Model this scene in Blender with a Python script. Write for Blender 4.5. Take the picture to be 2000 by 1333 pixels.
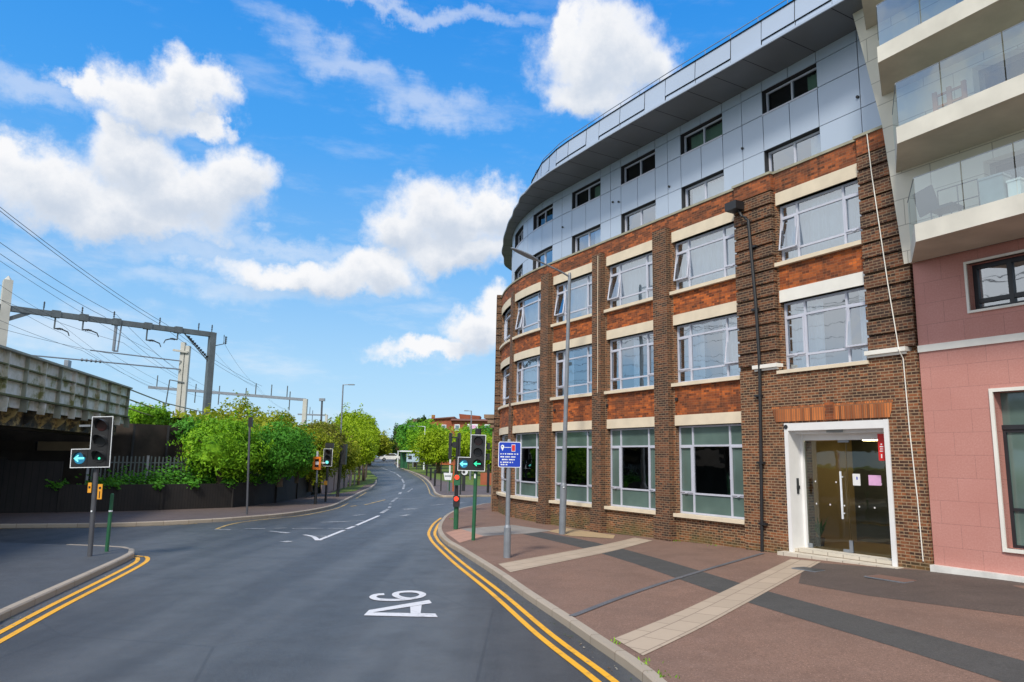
import bpy, bmesh, math, random
from math import sin, cos, pi, radians, atan2, sqrt, hypot
from mathutils import Vector, Matrix, noise as mnoise
from mathutils.geometry import delaunay_2d_cdt
for o in list(bpy.data.objects): bpy.data.objects.remove(o)
sc = bpy.context.scene
COL = sc.collection
rnd = random.Random(7)
# ---------------------------------------------------------------- camera
PITCH, ROLL, H = 0.1625, -0.018, 2.6
f_ = Vector((0, cos(PITCH), sin(PITCH))); r0 = Vector((1, 0, 0)); u0 = Vector((0, -sin(PITCH), cos(PITCH)))
r_ = r0*cos(ROLL)-u0*sin(ROLL); u_ = u0*cos(ROLL)+r0*sin(ROLL)
cd = bpy.data.cameras.new('camera'); cam = bpy.data.objects.new('camera', cd); COL.objects.link(cam)
M = Matrix((r_, u_, -f_)).transposed().to_4x4(); M.translation = Vector((0, 0, H)); cam.matrix_world = M
cd.lens = 25.38; cd.sensor_width = 36; cd.shift_x = -0.005; cd.clip_start = .1; cd.clip_end = 4000
sc.camera = cam
# ---------------------------------------------------------------- world, sun, exposure
sc.view_settings.view_transform = 'Standard'; sc.view_settings.look = 'None'
sc.view_settings.exposure = 0.17; sc.view_settings.gamma = 1.0
SUN_AZ, SUN_EL = radians(-160), radians(46)
SKY_STR = 0.13
w = bpy.data.worlds.new('World'); sc.world = w; w.use_nodes = True
nt = w.node_tree; nt.nodes.clear(); N = nt.nodes; Lk = nt.links
def wn(t, **k):
    n = N.new(t)
    for a, b in k.items(): setattr(n, a, b)
    return n
def wm(op, a, b=None, c=None, clamp=False):
    n = N.new('ShaderNodeMath'); n.operation = op; n.use_clamp = clamp
    for i, v in enumerate((a, b, c)):
        if v is None: continue
        if isinstance(v, (int, float)): n.inputs[i].default_value = v
        else: Lk.new(v, n.inputs[i])
    return n.outputs[0]
sky = wn('ShaderNodeTexSky', sky_type='NISHITA', sun_disc=False, sun_elevation=SUN_EL, sun_rotation=SUN_AZ)
sky.air_density = 1.0; sky.dust_density = 0.6; sky.ozone_density = 3.0
hs = wn('ShaderNodeHueSaturation'); hs.inputs['Saturation'].default_value = 1.22; hs.inputs['Value'].default_value = 1.0
hs.inputs['Hue'].default_value = 0.487
Lk.new(sky.outputs[0], hs.inputs['Color'])
tc = wn('ShaderNodeTexCoord'); sx = wn('ShaderNodeSeparateXYZ'); Lk.new(tc.outputs['Generated'], sx.inputs[0])
az = wm('ARCTAN2', sx.outputs[0], sx.outputs[1]); el = wm('ARCSINE', sx.outputs[2])
cb = wn('ShaderNodeCombineXYZ'); Lk.new(az, cb.inputs[0]); Lk.new(el, cb.inputs[1])
def wnoise(scale, detail, rough=.6, vec=None):
    n = wn('ShaderNodeTexNoise'); n.inputs['Scale'].default_value = scale; n.inputs['Detail'].default_value = detail
    n.inputs['Roughness'].default_value = rough; Lk.new(vec if vec is not None else cb.outputs[0], n.inputs['Vector']); return n
n1 = wnoise(9, 7, .62); 
ms = wn('ShaderNodeVectorMath', operation='SUBTRACT'); Lk.new(n1.outputs['Color'], ms.inputs[0]); ms.inputs[1].default_value = (.5, .5, .5)
mx = wn('ShaderNodeVectorMath', operation='MULTIPLY'); Lk.new(ms.outputs[0], mx.inputs[0]); mx.inputs[1].default_value = (.15, .12, 0)
ad = wn('ShaderNodeVectorMath', operation='ADD'); Lk.new(cb.outputs[0], ad.inputs[0]); Lk.new(mx.outputs[0], ad.inputs[1])
def field(lst, vec):
    out = None
    for (cx, cy, rx, ry, rot) in lst:
        m = wn('ShaderNodeMapping', vector_type='TEXTURE'); m.inputs['Location'].default_value = (cx, cy, 0)
        m.inputs['Rotation'].default_value = (0, 0, radians(-rot)); m.inputs['Scale'].default_value = (rx, ry, 1)
        Lk.new(vec, m.inputs[0]); l = wn('ShaderNodeVectorMath', operation='LENGTH'); Lk.new(m.outputs[0], l.inputs[0])
        out = l.outputs['Value'] if out is None else wm('SMOOTH_MIN', out, l.outputs['Value'], .25)
    return out
HARD = [(-0.5, 0.432, 0.085, 0.034, 0), (-0.46, 0.461, 0.047, 0.031, 0), (-0.57, 0.435, 0.039, 0.016, 0), (-0.431, 0.422, 0.035, 0.015, 40), (-0.531, 0.392, 0.04, 0.02, 20), (-0.51, 0.361, 0.065, 0.05, 0), (-0.603, 0.311, 0.08, 0.045, 0), (-0.46, 0.33, 0.093, 0.046, 0), (-0.543, 0.294, 0.153, 0.036, 0), (-0.392, 0.347, 0.047, 0.039, 0), (-0.651, 0.329, 0.029, 0.033, 0), (-0.279, 0.241, 0.139, 0.024, 0), (-0.204, 0.257, 0.071, 0.029, 0), (-0.099, 0.333, 0.096, 0.048, 0), (-0.048, 0.352, 0.052, 0.034, 0), (-0.164, 0.315, 0.058, 0.034, 0), (-0.083, 0.285, 0.095, 0.031, 0), (0.122, 0.537, 0.093, 0.06, 0), (0.069, 0.563, 0.031, 0.033, 0), (0.182, 0.522, 0.055, 0.036, 0), (0.1, 0.494, 0.075, 0.031, 0), (-0.061, 0.173, 0.05, 0.032, 0), (-0.033, 0.202, 0.033, 0.028, 0), (-0.121, 0.143, 0.078, 0.015, -5)]
SOFT = [(-0.255, 0.512, 0.10, 0.017, 11), (-0.14, 0.478, 0.105, 0.018, 11), (-0.636, 0.414, 0.067, 0.013, 0), (-0.447, 0.259, 0.106, 0.019, 0), (-0.328, 0.28, 0.151, 0.012, 0), (-0.57, 0.144, 0.091, 0.024, 0), (-0.201, 0.583, 0.199, 0.008, 0), (-0.369, 0.216, 0.132, 0.016, 0)]
fh = field(HARD, ad.outputs[0])
up = wn('ShaderNodeVectorMath', operation='ADD'); Lk.new(ad.outputs[0], up.inputs[0]); up.inputs[1].default_value = (-.006, .024, 0)
fu = field([h for h in HARD if h[2]*h[3] > .0012], up.outputs[0])
fs_ = field(SOFT, ad.outputs[0])
n2 = wnoise(26, 6, .6)
dh = wm('ADD', fh, wm('MULTIPLY', wm('SUBTRACT', n2.outputs[0], .5), .95))
def sstep(v, a, b, lo=0., hi=1.):
    m = wn('ShaderNodeMapRange', interpolation_type='SMOOTHSTEP'); Lk.new(v, m.inputs[0])
    m.inputs[1].default_value = a; m.inputs[2].default_value = b; m.inputs[3].default_value = lo; m.inputs[4].default_value = hi
    return m.outputs[0]
ah = sstep(dh, 1.34, .56)
stv = wn('ShaderNodeMapping'); stv.inputs['Rotation'].default_value = (0, 0, radians(14)); stv.inputs['Scale'].default_value = (1, 3.5, 1); Lk.new(cb.outputs[0], stv.inputs[0])
n3 = wnoise(11, 6, .62, stv.outputs[0])
as_ = wm('MULTIPLY', sstep(wm('ADD', fs_, wm('MULTIPLY', wm('SUBTRACT', n3.outputs[0], .5), 2.4)), 1.75, .1), .42)
# out-of-view broken cloud, added beside and behind the camera to whiten reflections and fill
n4 = wnoise(2.6, 7, .58, tc.outputs['Generated'])
back = wm('MULTIPLY', sstep(n4.outputs[0], .38, .54), sstep(wm('ABSOLUTE', az), .74, 1.0))
ab = wm('MULTIPLY', back, sstep(sx.outputs[2], .02, .2))
n5 = wnoise(5.5, 8, .62, stv.outputs[0])
thin = wm('MULTIPLY', sstep(n5.outputs[0], .50, .78, 0, .42), sstep(el, .62, .08, .35, 1.))
alpha = wm('MAXIMUM', wm('MAXIMUM', wm('MAXIMUM', ah, as_), ab), thin, clamp=True)
# grey-blue undersides where more cloud lies above
under = wm('MULTIPLY', sstep(wm('ADD', fu, wm('MULTIPLY', wm('SUBTRACT', n2.outputs[0], .5), 1.3)), 1.3, -.1), .85)
cc = wn('ShaderNodeMix', data_type='RGBA'); Lk.new(under, cc.inputs[0])
cc.inputs[6].default_value = (6.5, 6.55, 6.7, 1); cc.inputs[7].default_value = (3.7, 4.3, 5.2, 1)
grd = wn('ShaderNodeValToRGB'); ce_ = grd.color_ramp.elements; ce_[0].position = 0; ce_[0].color = (.47, .68, .87, 1); ce_[1].position = .62; ce_[1].color = (.02, .26, .80, 1)
for p_, c_ in ((.12, (.36, .60, .86, 1)), (.27, (.17, .45, .86, 1)), (.42, (.06, .345, .86, 1))): x_ = ce_.new(p_); x_.color = c_
Lk.new(el, grd.inputs[0])
gs = wn('ShaderNodeVectorMath', operation='SCALE'); Lk.new(grd.outputs[0], gs.inputs[0]); gs.inputs['Scale'].default_value = 1/SKY_STR
skm = wn('ShaderNodeMix', data_type='RGBA'); skm.inputs[0].default_value = .82; Lk.new(hs.outputs[0], skm.inputs[6]); Lk.new(gs.outputs[0], skm.inputs[7])
mixc = wn('ShaderNodeMix', data_type='RGBA'); Lk.new(alpha, mixc.inputs[0]); Lk.new(skm.outputs[2], mixc.inputs[6]); Lk.new(cc.outputs[2], mixc.inputs[7])
bg = wn('ShaderNodeBackground'); Lk.new(mixc.outputs[2], bg.inputs[0]); bg.inputs[1].default_value = SKY_STR
wo = wn('ShaderNodeOutputWorld'); Lk.new(bg.outputs[0], wo.inputs[0])
w.cycles.sampling_method = 'MANUAL'; w.cycles.sample_map_resolution = 512
sl = bpy.data.lights.new('sun', 'SUN'); sl.energy = 3.0; sl.angle = radians(9); sl.color = (1, .93, .82)
so = bpy.data.objects.new('sun', sl); COL.objects.link(so)
sd = Vector((sin(SUN_AZ)*cos(SUN_EL), cos(SUN_AZ)*cos(SUN_EL), sin(SUN_EL)))
so.rotation_euler = sd.to_track_quat('Z', 'Y').to_euler()
# ---------------------------------------------------------------- materials
def newmat(name):
    m = bpy.data.materials.new(name); m.use_nodes = True; t = m.node_tree; b = t.nodes['Principled BSDF']
    return m, t, b
def nd(t, ty, **k):
    n = t.nodes.new(ty)
    for a, b in k.items(): setattr(n, a, b)
    return n
def mathn(t, op, a, b, clamp=False):
    n = nd(t, 'ShaderNodeMath', operation=op); n.use_clamp = clamp
    for i, v in enumerate((a, b)):
        if isinstance(v, (int, float)): n.inputs[i].default_value = v
        else: t.links.new(v, n.inputs[i])
    return n.outputs[0]
def c4(c): return (c[0], c[1], c[2], 1)
def noisen(t, scale, detail=4, rough=.55, coord='Object', sc3=None):
    tcn = nd(t, 'ShaderNodeTexCoord'); v = tcn.outputs[coord]
    if sc3:
        mp = nd(t, 'ShaderNodeMapping'); mp.inputs['Scale'].default_value = sc3; t.links.new(v, mp.inputs[0]); v = mp.outputs[0]
    n = nd(t, 'ShaderNodeTexNoise'); n.inputs['Scale'].default_value = scale; n.inputs['Detail'].default_value = detail; n.inputs['Roughness'].default_value = rough
    t.links.new(v, n.inputs['Vector']); return n.outputs['Fac']
def ramp(t, fac, stops):
    r = nd(t, 'ShaderNodeValToRGB'); e = r.color_ramp.elements
    while len(e) > 1: e.remove(e[-1])
    e[0].position = stops[0][0]; e[0].color = c4(stops[0][1])
    for p, c in stops[1:]:
        x = e.new(p); x.color = c4(c)
    t.links.new(fac, r.inputs[0]); return r.outputs[0]
def mixn(t, fac, a, b, blend='MIX'):
    m = nd(t, 'ShaderNodeMix', data_type='RGBA', blend_type=blend)
    for i, v in ((0, fac), (6, a), (7, b)):
        if isinstance(v, (int, float)): m.inputs[i].default_value = v
        elif isinstance(v, tuple): m.inputs[i].default_value = c4(v)
        else: t.links.new(v, m.inputs[i])
    return m.outputs[2]
def bump(t, b, h, s=.3, d=.02):
    n = nd(t, 'ShaderNodeBump'); n.inputs['Strength'].default_value = s; n.inputs['Distance'].default_value = d
    t.links.new(h, n.inputs['Height']); t.links.new(n.outputs[0], b.inputs['Normal'])
def simple(name, col, rough=.6, metal=0., var=.18, scale=3., emit=None):
    m, t, b = newmat(name); b.inputs['Roughness'].default_value = rough; b.inputs['Metallic'].default_value = metal
    n = noisen(t, scale, 5)
    c = ramp(t, n, [(.25, tuple(x*(1-var) for x in col)), (.75, tuple(min(1, x*(1+var)) for x in col))])
    t.links.new(c, b.inputs['Base Color'])
    if emit: b.inputs['Emission Color'].default_value = c4(emit[0]); b.inputs['Emission Strength'].default_value = emit[1]
    return m
def brickmat(name, c1, c2, mortar, dirt, dirt_amt=.5, moss=False, bw=.21, bh=.07, ms=.010, patch=None):
    m, t, b = newmat(name); b.inputs['Roughness'].default_value = .85
    uv = nd(t, 'ShaderNodeTexCoord').outputs['UV']
    br = nd(t, 'ShaderNodeTexBrick'); br.offset = .5
    br.inputs['Scale'].default_value = 1; br.inputs['Brick Width'].default_value = bw; br.inputs['Row Height'].default_value = bh
    br.inputs['Mortar Size'].default_value = ms; br.inputs['Mortar Smooth'].default_value = .1; br.inputs['Bias'].default_value = 0
    br.inputs['Color1'].default_value = c4(c1); br.inputs['Color2'].default_value = c4(c2); br.inputs['Mortar'].default_value = c4(mortar)
    t.links.new(uv, br.inputs['Vector'])
    n1 = noisen(t, 1.1, 6, .65, 'UV', (.55, 1, 1)); n2 = noisen(t, 7, 4, .6, 'UV'); n3 = noisen(t, 2.2, 5, .6, 'UV', (2.5, .3, 1))
    # per-brick tone variation
    sp = nd(t, 'ShaderNodeSeparateXYZ'); t.links.new(uv, sp.inputs[0])
    row = mathn(t, 'FLOOR', mathn(t, 'DIVIDE', sp.outputs[1], bh), 0.); par = mathn(t, 'FRACT', mathn(t, 'MULTIPLY', row, .5), 0.)
    colm = mathn(t, 'FLOOR', mathn(t, 'ADD', mathn(t, 'DIVIDE', sp.outputs[0], bw), par), 0.)
    cbx = nd(t, 'ShaderNodeCombineXYZ'); t.links.new(colm, cbx.inputs[0]); t.links.new(row, cbx.inputs[1])
    wnz = nd(t, 'ShaderNodeTexWhiteNoise', noise_dimensions='2D'); t.links.new(cbx.outputs[0], wnz.inputs['Vector'])
    tone = ramp(t, wnz.outputs['Value'], [(0, tuple(x*.35 for x in c2)), (.3, c2), (.62, c1), (.9, (min(1, c1[0]*1.55), c1[1]*1.5, c1[2]*1.3))])
    col = mixn(t, br.outputs['Fac'], mixn(t, .85, br.outputs['Color'], tone), mortar)
    f = mathn(t, 'MULTIPLY', ramp(t, n1, [(.42, (0, 0, 0)), (.68, (1, 1, 1))]), dirt_amt)
    col = mixn(t, f, col, dirt)
    col = mixn(t, mathn(t, 'MULTIPLY', ramp(t, n3, [(.5, (0, 0, 0)), (.72, (1, 1, 1))]), dirt_amt*.8), col, tuple(x*.6 for x in dirt))
    if patch: col = mixn(t, mathn(t, 'MULTIPLY', ramp(t, n2, [(.55, (0, 0, 0)), (.68, (1, 1, 1))]), .5), col, patch)
    # put the mortar back over the staining, a little
    col = mixn(t, mathn(t, 'MULTIPLY', br.outputs['Fac'], .7), col, mortar)
    if moss:
        s = nd(t, 'ShaderNodeSeparateXYZ'); t.links.new(uv, s.inputs[0])
        zz = nd(t, 'ShaderNodeMapRange'); t.links.new(s.outputs[1], zz.inputs[0]); zz.inputs[1].default_value = .75; zz.inputs[2].default_value = .25
        mf = mathn(t, 'MULTIPLY', mathn(t, 'MULTIPLY', zz.outputs[0], ramp(t, n1, [(.4, (0, 0, 0)), (.6, (1, 1, 1))]), True), .55)
        col = mixn(t, mf, col, (.10, .11, .02))
    t.links.new(col, b.inputs['Base Color'])
    hgt = mathn(t, 'SUBTRACT', n2, mathn(t, 'MULTIPLY', br.outputs['Fac'], 1.5))
    bump(t, b, hgt, .5, .012)
    return m
def glassmat(name, tint, refl, rough=.015, film=None, filmfac=0.):
    m, t, b = newmat(name); t.nodes.remove(b); out = t.nodes['Material Output']
    tr = nd(t, 'ShaderNodeBsdfTransparent'); tr.inputs[0].default_value = c4(tint)
    gl = nd(t, 'ShaderNodeBsdfGlossy'); gl.inputs['Roughness'].default_value = rough; gl.inputs['Color'].default_value = (.86, .93, 1, 1)
    n = noisen(t, .7, 3, .5); bp = nd(t, 'ShaderNodeBump'); bp.inputs['Strength'].default_value = .06; bp.inputs['Distance'].default_value = .1
    t.links.new(n, bp.inputs['Height']); t.links.new(bp.outputs[0], gl.inputs['Normal'])
    lw = nd(t, 'ShaderNodeLayerWeight'); lw.inputs[0].default_value = .25
    mr = nd(t, 'ShaderNodeMapRange'); t.links.new(lw.outputs['Fresnel'], mr.inputs[0]); mr.inputs[3].default_value = refl; mr.inputs[4].default_value = 1
    base = tr.outputs[0]
    if film:
        df = nd(t, 'ShaderNodeBsdfDiffuse'); nn = noisen(t, .8, 4, .5)
        t.links.new(ramp(t, nn, [(.3, tuple(x*.75 for x in film)), (.7, tuple(x*1.15 for x in film))]), df.inputs[0])
        ms_ = nd(t, 'ShaderNodeMixShader'); ms_.inputs[0].default_value = filmfac; t.links.new(tr.outputs[0], ms_.inputs[1]); t.links.new(df.outputs[0], ms_.inputs[2]); base = ms_.outputs[0]
    mx_ = nd(t, 'ShaderNodeMixShader'); t.links.new(mr.outputs[0], mx_.inputs[0]); t.links.new(base, mx_.inputs[1]); t.links.new(gl.outputs[0], mx_.inputs[2])
    t.links.new(mx_.outputs[0], out.inputs[0]); return m
def asphalt(name, base, warm, rough=.5, flecks=False, tracks=False, fl=.16):
    m, t, b = newmat(name)
    n1 = noisen(t, 60, 3, .7); n2 = noisen(t, .35, 5, .6, 'Object', (1, .35, 1)); n3 = noisen(t, 1.6, 6, .62)
    nm = noisen(t, 24, 6, .8)
    col = ramp(t, mathn(t, 'ADD', mathn(t, 'MULTIPLY', n1, .55), mathn(t, 'MULTIPLY', nm, .45)), [(.38, tuple(x*.5 for x in base)), (.5, base), (.6, tuple(x*1.45 for x in base)), (.7, tuple(min(1, x*2.4) for x in base))])
    col = mixn(t, ramp(t, n2, [(.35, (0, 0, 0)), (.7, (.75, .75, .75))]), col, warm)
    col = mixn(t, mathn(t, 'MULTIPLY', ramp(t, n3, [(.5, (0, 0, 0)), (.75, (1, 1, 1))]), .35), col, tuple(x*.6 for x in base))
    if tracks:
        tcn = nd(t, 'ShaderNodeTexCoord'); mp = nd(t, 'ShaderNodeMapping'); mp.inputs['Rotation'].default_value = (0, 0, radians(-9)); mp.inputs['Scale'].default_value = (1, .05, 1)
        t.links.new(tcn.outputs['Object'], mp.inputs[0]); nn = nd(t, 'ShaderNodeTexNoise'); nn.inputs['Scale'].default_value = .85; nn.inputs['Detail'].default_value = 3
        t.links.new(mp.outputs[0], nn.inputs['Vector'])
        col = mixn(t, ramp(t, nn.outputs['Fac'], [(.40, (0, 0, 0)), (.60, (.8, .8, .8))]), col, tuple(x*1.55 for x in base))
        vo = nd(t, 'ShaderNodeTexVoronoi', feature='DISTANCE_TO_EDGE'); vo.inputs['Scale'].default_value = .22; 
        wv = nd(t, 'ShaderNodeVectorMath', operation='ADD'); t.links.new(tcn.outputs['Object'], wv.inputs[0])
        nz = nd(t, 'ShaderNodeTexNoise'); nz.inputs['Scale'].default_value = 1.3; nz.inputs['Detail'].default_value = 5; t.links.new(nz.outputs['Color'], wv.inputs[1]); t.links.new(wv.outputs[0], vo.inputs['Vector'])
        cr = mathn(t, 'LESS_THAN', vo.outputs['Distance'], .0035)
        col = mixn(t, mathn(t, 'MULTIPLY', cr, .35), col, tuple(x*.4 for x in base))
    nb = noisen(t, .9, 6, .68); col = mixn(t, mathn(t, 'MULTIPLY', ramp(t, nb, [(.48, (0, 0, 0)), (.66, (1, 1, 1))]), .38), col, tuple(x*.58 for x in base))
    nc = noisen(t, 3.3, 7, .75); col = mixn(t, mathn(t, 'MULTIPLY', ramp(t, nc, [(.54, (0, 0, 0)), (.64, (1, 1, 1))]), .28), col, tuple(min(1, x*1.6) for x in warm))
    if flecks:
        vo = nd(t, 'ShaderNodeTexVoronoi'); vo.inputs['Scale'].default_value = 22; t.links.new(nd(t, 'ShaderNodeTexCoord').outputs['Object'], vo.inputs['Vector'])
        fl = mathn(t, 'LESS_THAN', vo.outputs['Distance'], fl)
        col = mixn(t, mathn(t, 'MULTIPLY', fl, .55), col, flecks)
    t.links.new(col, b.inputs['Base Color']); 
    rr = nd(t, 'ShaderNodeMapRange'); t.links.new(n3, rr.inputs[0]); rr.inputs[3].default_value = rough-.1; rr.inputs[4].default_value = rough+.15
    t.links.new(rr.outputs[0], b.inputs['Roughness']); bump(t, b, n1, .6, .012)
    return m
MT = {}
MT['brick_dark'] = brickmat('brick_dark', (.205, .070, .027), (.075, .031, .018), (.36, .25, .15), (.04, .022, .013), .68, True, patch=(.33, .16, .08))
MT['brick_pier'] = brickmat('brick_pier', (.155, .057, .026), (.062, .028, .018), (.25, .17, .105), (.03, .019, .013), .72, False)
MT['brick_orange'] = brickmat('brick_orange', (.44, .108, .020), (.28, .062, .015), (.30, .13, .06), (.09, .035, .017), .85, False, ms=.005)
MT['brick_red'] = brickmat('brick_red', (.36, .095, .028), (.20, .055, .02), (.24, .12, .06), (.06, .026, .015), .8, False, ms=.006)
MT['brick_arch'] = brickmat('brick_arch', (.46, .15, .045), (.36, .11, .035), (.25, .12, .06), (.2, .07, .03), .4, False, bw=.075, bh=.5, ms=.009)
MT['brick_far'] = simple('brick_far', (.34, .10, .05), .9, 0, .25, 1.)
MT['stone'] = simple('stone_cream', (.72, .62, .47), .75, 0, .10, 2.)
MT['stone_white'] = simple('stone_white', (.80, .78, .72), .7, 0, .08, 2.)
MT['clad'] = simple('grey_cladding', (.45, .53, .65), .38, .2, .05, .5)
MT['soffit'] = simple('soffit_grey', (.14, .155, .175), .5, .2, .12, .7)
MT['gap'] = simple('dark_joint', (.02, .022, .026), .8)
MT['frame'] = simple('window_frame', (.55, .57, .66), .4, .1, .06, 4.)
MT['frame_dark'] = simple('window_frame_dark', (.022, .024, .03), .4)
MT['glass_up'] = glassmat('window_glass', (.82, .93, 1.0), .42)
MT['glass_dark'] = glassmat('window_glass_dark', (.55, .62, .60), .16)
MT['glass_clad'] = glassmat('window_glass_high', (.6, .72, .72), .10)
MT['film'] = glassmat('frosted_glass', (.3, .36, .36), .05, .05, (.135, .205, .185), .88)
MT['glass_door'] = glassmat('door_glass', (.80, .80, .72), .03)
MT['glass_balc'] = glassmat('balcony_glass', (.74, .88, .89), .27)
MT['curtain'] = simple('curtain_white', (.84, .86, .86), .9, 0, .05, 2.)
MT['curtain_g'] = simple('curtain_green', (.38, .48, .36), .9, 0, .1, 2.)
MT['interior'] = simple('room_dark', (.11, .12, .11), .9, 0, .4, .8)
MT['white'] = simple('white_paint', (.78, .78, .78), .45, 0, .05, 3.)
MT['tan'] = simple('lobby_floor', (.42, .30, .12), .5, 0, .15, 2.)
MT['black'] = simple('black_paint', (.018, .019, .022), .45)
MT['charcoal'] = simple('charcoal_metal', (.05, .055, .06), .45, .3)
MT['steel'] = simple('galvanised', (.27, .30, .34), .45, .5, .12, 5.)
MT['steel_dark'] = simple('gantry_steel', (.13, .155, .17), .55, .4, .25, 2.)
MT['greypole'] = simple('grey_pole', (.22, .245, .28), .5, .2, .15, 4.)
MT['darkpole'] = simple('dark_grey_pole', (.085, .09, .105), .5, .1, .15, 4.)
MT['greenpole'] = simple('green_pole', (.02, .12, .055), .45, 0, .2, 3.)
MT['pinkstone'] = None
MT['red'] = simple('red_panel', (.60, .02, .02), .5)
MT['redlamp'] = simple('red_lamp', (.7, .04, .02), .4, emit=((1, .06, .02), .8))
MT['orange'] = simple('orange_panel', (.95, .22, .01), .5)
MT['yellowtag'] = simple('yellow_tag', (.85, .38, .03), .5)
MT['cyanlamp'] = simple('cyan_arrow', (.1, .6, .6), .4, emit=((.20, .88, .80), 1.1))
MT['greenlamp'] = simple('green_arrow', (.05, .7, .4), .4, emit=((.04, .85, .42), 1.0))
MT['bluelens'] = simple('blue_lens', (.02, .14, .25), .3, emit=((.02, .2, .38), .5))
MT['lens'] = simple('dark_lens', (.035, .008, .008), .3)
MT['bluesign'] = simple('blue_sign', (.006, .045, .45), .4, 0, .08, 2.)
MT['signwhite'] = simple('sign_white', (.78, .82, .9), .5)
MT['pinkpaper'] = simple('pink_paper', (.75, .42, .68), .7)
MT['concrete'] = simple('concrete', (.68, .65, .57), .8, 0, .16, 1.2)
MT['concrete_panel'] = simple('concrete_panel', (.62, .59, .52), .8, 0, .12, 1.2)
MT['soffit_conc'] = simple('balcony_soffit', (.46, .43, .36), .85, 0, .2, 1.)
MT['mastconc'] = simple('mast_concrete', (.50, .50, .46), .8, 0, .12, 1.5)
MT['yellow'] = None
MT['wire'] = simple('wire', (.05, .055, .065), .6)
MT['wood_dark'] = simple('wood', (.30, .15, .09), .7)
MT['bark'] = simple('bark', (.10, .075, .05), .9, 0, .3, 6.)
MT['plastic_grey'] = simple('plastic_grey', (.3, .34, .36), .6)
MT['carpaint'] = simple('white_car_paint', (.8, .8, .8), .25)
MT['tyre'] = simple('tyre', (.02, .02, .02), .9)
MT['lobbywall'] = simple('lobby_wall', (.50, .38, .20), .8, 0, .1, .6)
MT['lamplit'] = simple('ceiling_lamp', (.9, .8, .5), .5, emit=((1, .80, .45), 14))
def pinkmat():
    m, t, b = newmat('pink_stone'); b.inputs['Roughness'].default_value = .7
    uv = nd(t, 'ShaderNodeTexCoord').outputs['UV']
    br = nd(t, 'ShaderNodeTexBrick'); br.offset = .5; br.inputs['Scale'].default_value = 1
    br.inputs['Brick Width'].default_value = .78; br.inputs['Row Height'].default_value = .475; br.inputs['Mortar Size'].default_value = .006
    br.inputs['Color1'].default_value = (.52, .235, .20, 1); br.inputs['Color2'].default_value = (.49, .22, .185, 1); br.inputs['Mortar'].default_value = (.34, .15, .13, 1)
    t.links.new(uv, br.inputs['Vector']); n = noisen(t, 30, 4, .7, 'UV'); n2 = noisen(t, .9, 5, .6, 'UV')
    c = mixn(t, mathn(t, 'MULTIPLY', ramp(t, n, [(.4, (0, 0, 0)), (.7, (1, 1, 1))]), .4), br.outputs['Color'], (.68, .40, .34))
    c = mixn(t, mathn(t, 'MULTIPLY', ramp(t, n2, [(.4, (0, 0, 0)), (.7, (1, 1, 1))]), .45), c, (.46, .19, .155))
    t.links.new(c, b.inputs['Base Color']); bump(t, b, br.outputs['Fac'], -.3, .01); return m
MT['pinkstone'] = pinkmat()
def paint(name, col, wear, under, thr=.60):
    m, t, b = newmat(name); b.inputs['Roughness'].default_value = .55
    n = noisen(t, 9, 7, .75); n2 = noisen(t, 1.1, 4, .6); f = mathn(t, 'ADD', mathn(t, 'MULTIPLY', n, .6), mathn(t, 'MULTIPLY', n2, .4))
    t.links.new(mixn(t, mathn(t, 'MULTIPLY', ramp(t, f, [(thr-.08, (0, 0, 0)), (thr+.03, (1, 1, 1))]), wear), col, under), b.inputs['Base Color']); return m
MT['yellow'] = paint('yellow_line_paint', (.86, .43, .018), .5, (.2, .13, .06), .6)
MT['yellow_worn'] = paint('worn_yellow_paint', (.60, .40, .12), .8, (.10, .10, .10), .52)
MT['whitepaint'] = paint('white_road_paint', (.68, .68, .70), .6, (.13, .14, .15), .6)
MT['whiteworn'] = paint('worn_white_paint', (.55, .55, .55), .85, (.10, .11, .12), .5)
MT['road'] = asphalt('road_asphalt', (.070, .073, .075), (.050, .049, .049), .45, tracks=True, flecks=(.26, .27, .28), fl=.055)
MT['pave'] = asphalt('pavement_asphalt', (.225, .132, .094), (.165, .108, .084), .8, flecks=(.50, .32, .24))
MT['pave_far'] = asphalt('far_pavement', (.13, .095, .085), (.10, .08, .075), .75)
MT['pave_grey'] = asphalt('grey_island_asphalt', (.085, .09, .098), (.07, .078, .085), .6)
MT['patch_dark'] = asphalt('road_patch_asphalt', (.055, .060, .066), (.045, .047, .05), .55)
MT['band_dark'] = asphalt('dark_band', (.075, .074, .069), (.062, .06, .057), .7)
MT['band_brown'] = asphalt('brown_band', (.10, .075, .062), (.085, .066, .058), .8)
MT['patch'] = asphalt('blue_grey_patch', (.13, .13, .14), (.11, .115, .125), .65)
def slabmat(name, c1, c2, bw, bh, mort=(.2, .15, .11)):
    m, t, b = newmat(name); b.inputs['Roughness'].default_value = .75; uv = nd(t, 'ShaderNodeTexCoord').outputs['UV']
    br = nd(t, 'ShaderNodeTexBrick'); br.offset = .5; br.inputs['Scale'].default_value = 1; br.inputs['Brick Width'].default_value = bw; br.inputs['Row Height'].default_value = bh
    br.inputs['Mortar Size'].default_value = .010; br.inputs['Color1'].default_value = c4(c1); br.inputs['Color2'].default_value = c4(c2); br.inputs['Mortar'].default_value = c4(mort)
    t.links.new(uv, br.inputs['Vector']); n = noisen(t, 3, 6, .7, 'UV')
    t.links.new(mixn(t, mathn(t, 'MULTIPLY', n, .5), br.outputs['Color'], tuple(x*.7 for x in c1)), b.inputs['Base Color']); bump(t, b, br.outputs['Fac'], -.4, .01); return m
MT['slab'] = slabmat('paving_slab', (.50, .40, .30), (.42, .335, .25), .66, .40)
MT['slab_pink'] = slabmat('pink_tactile_slab', (.52, .29, .21), (.47, .26, .19), .40, .40)
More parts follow.
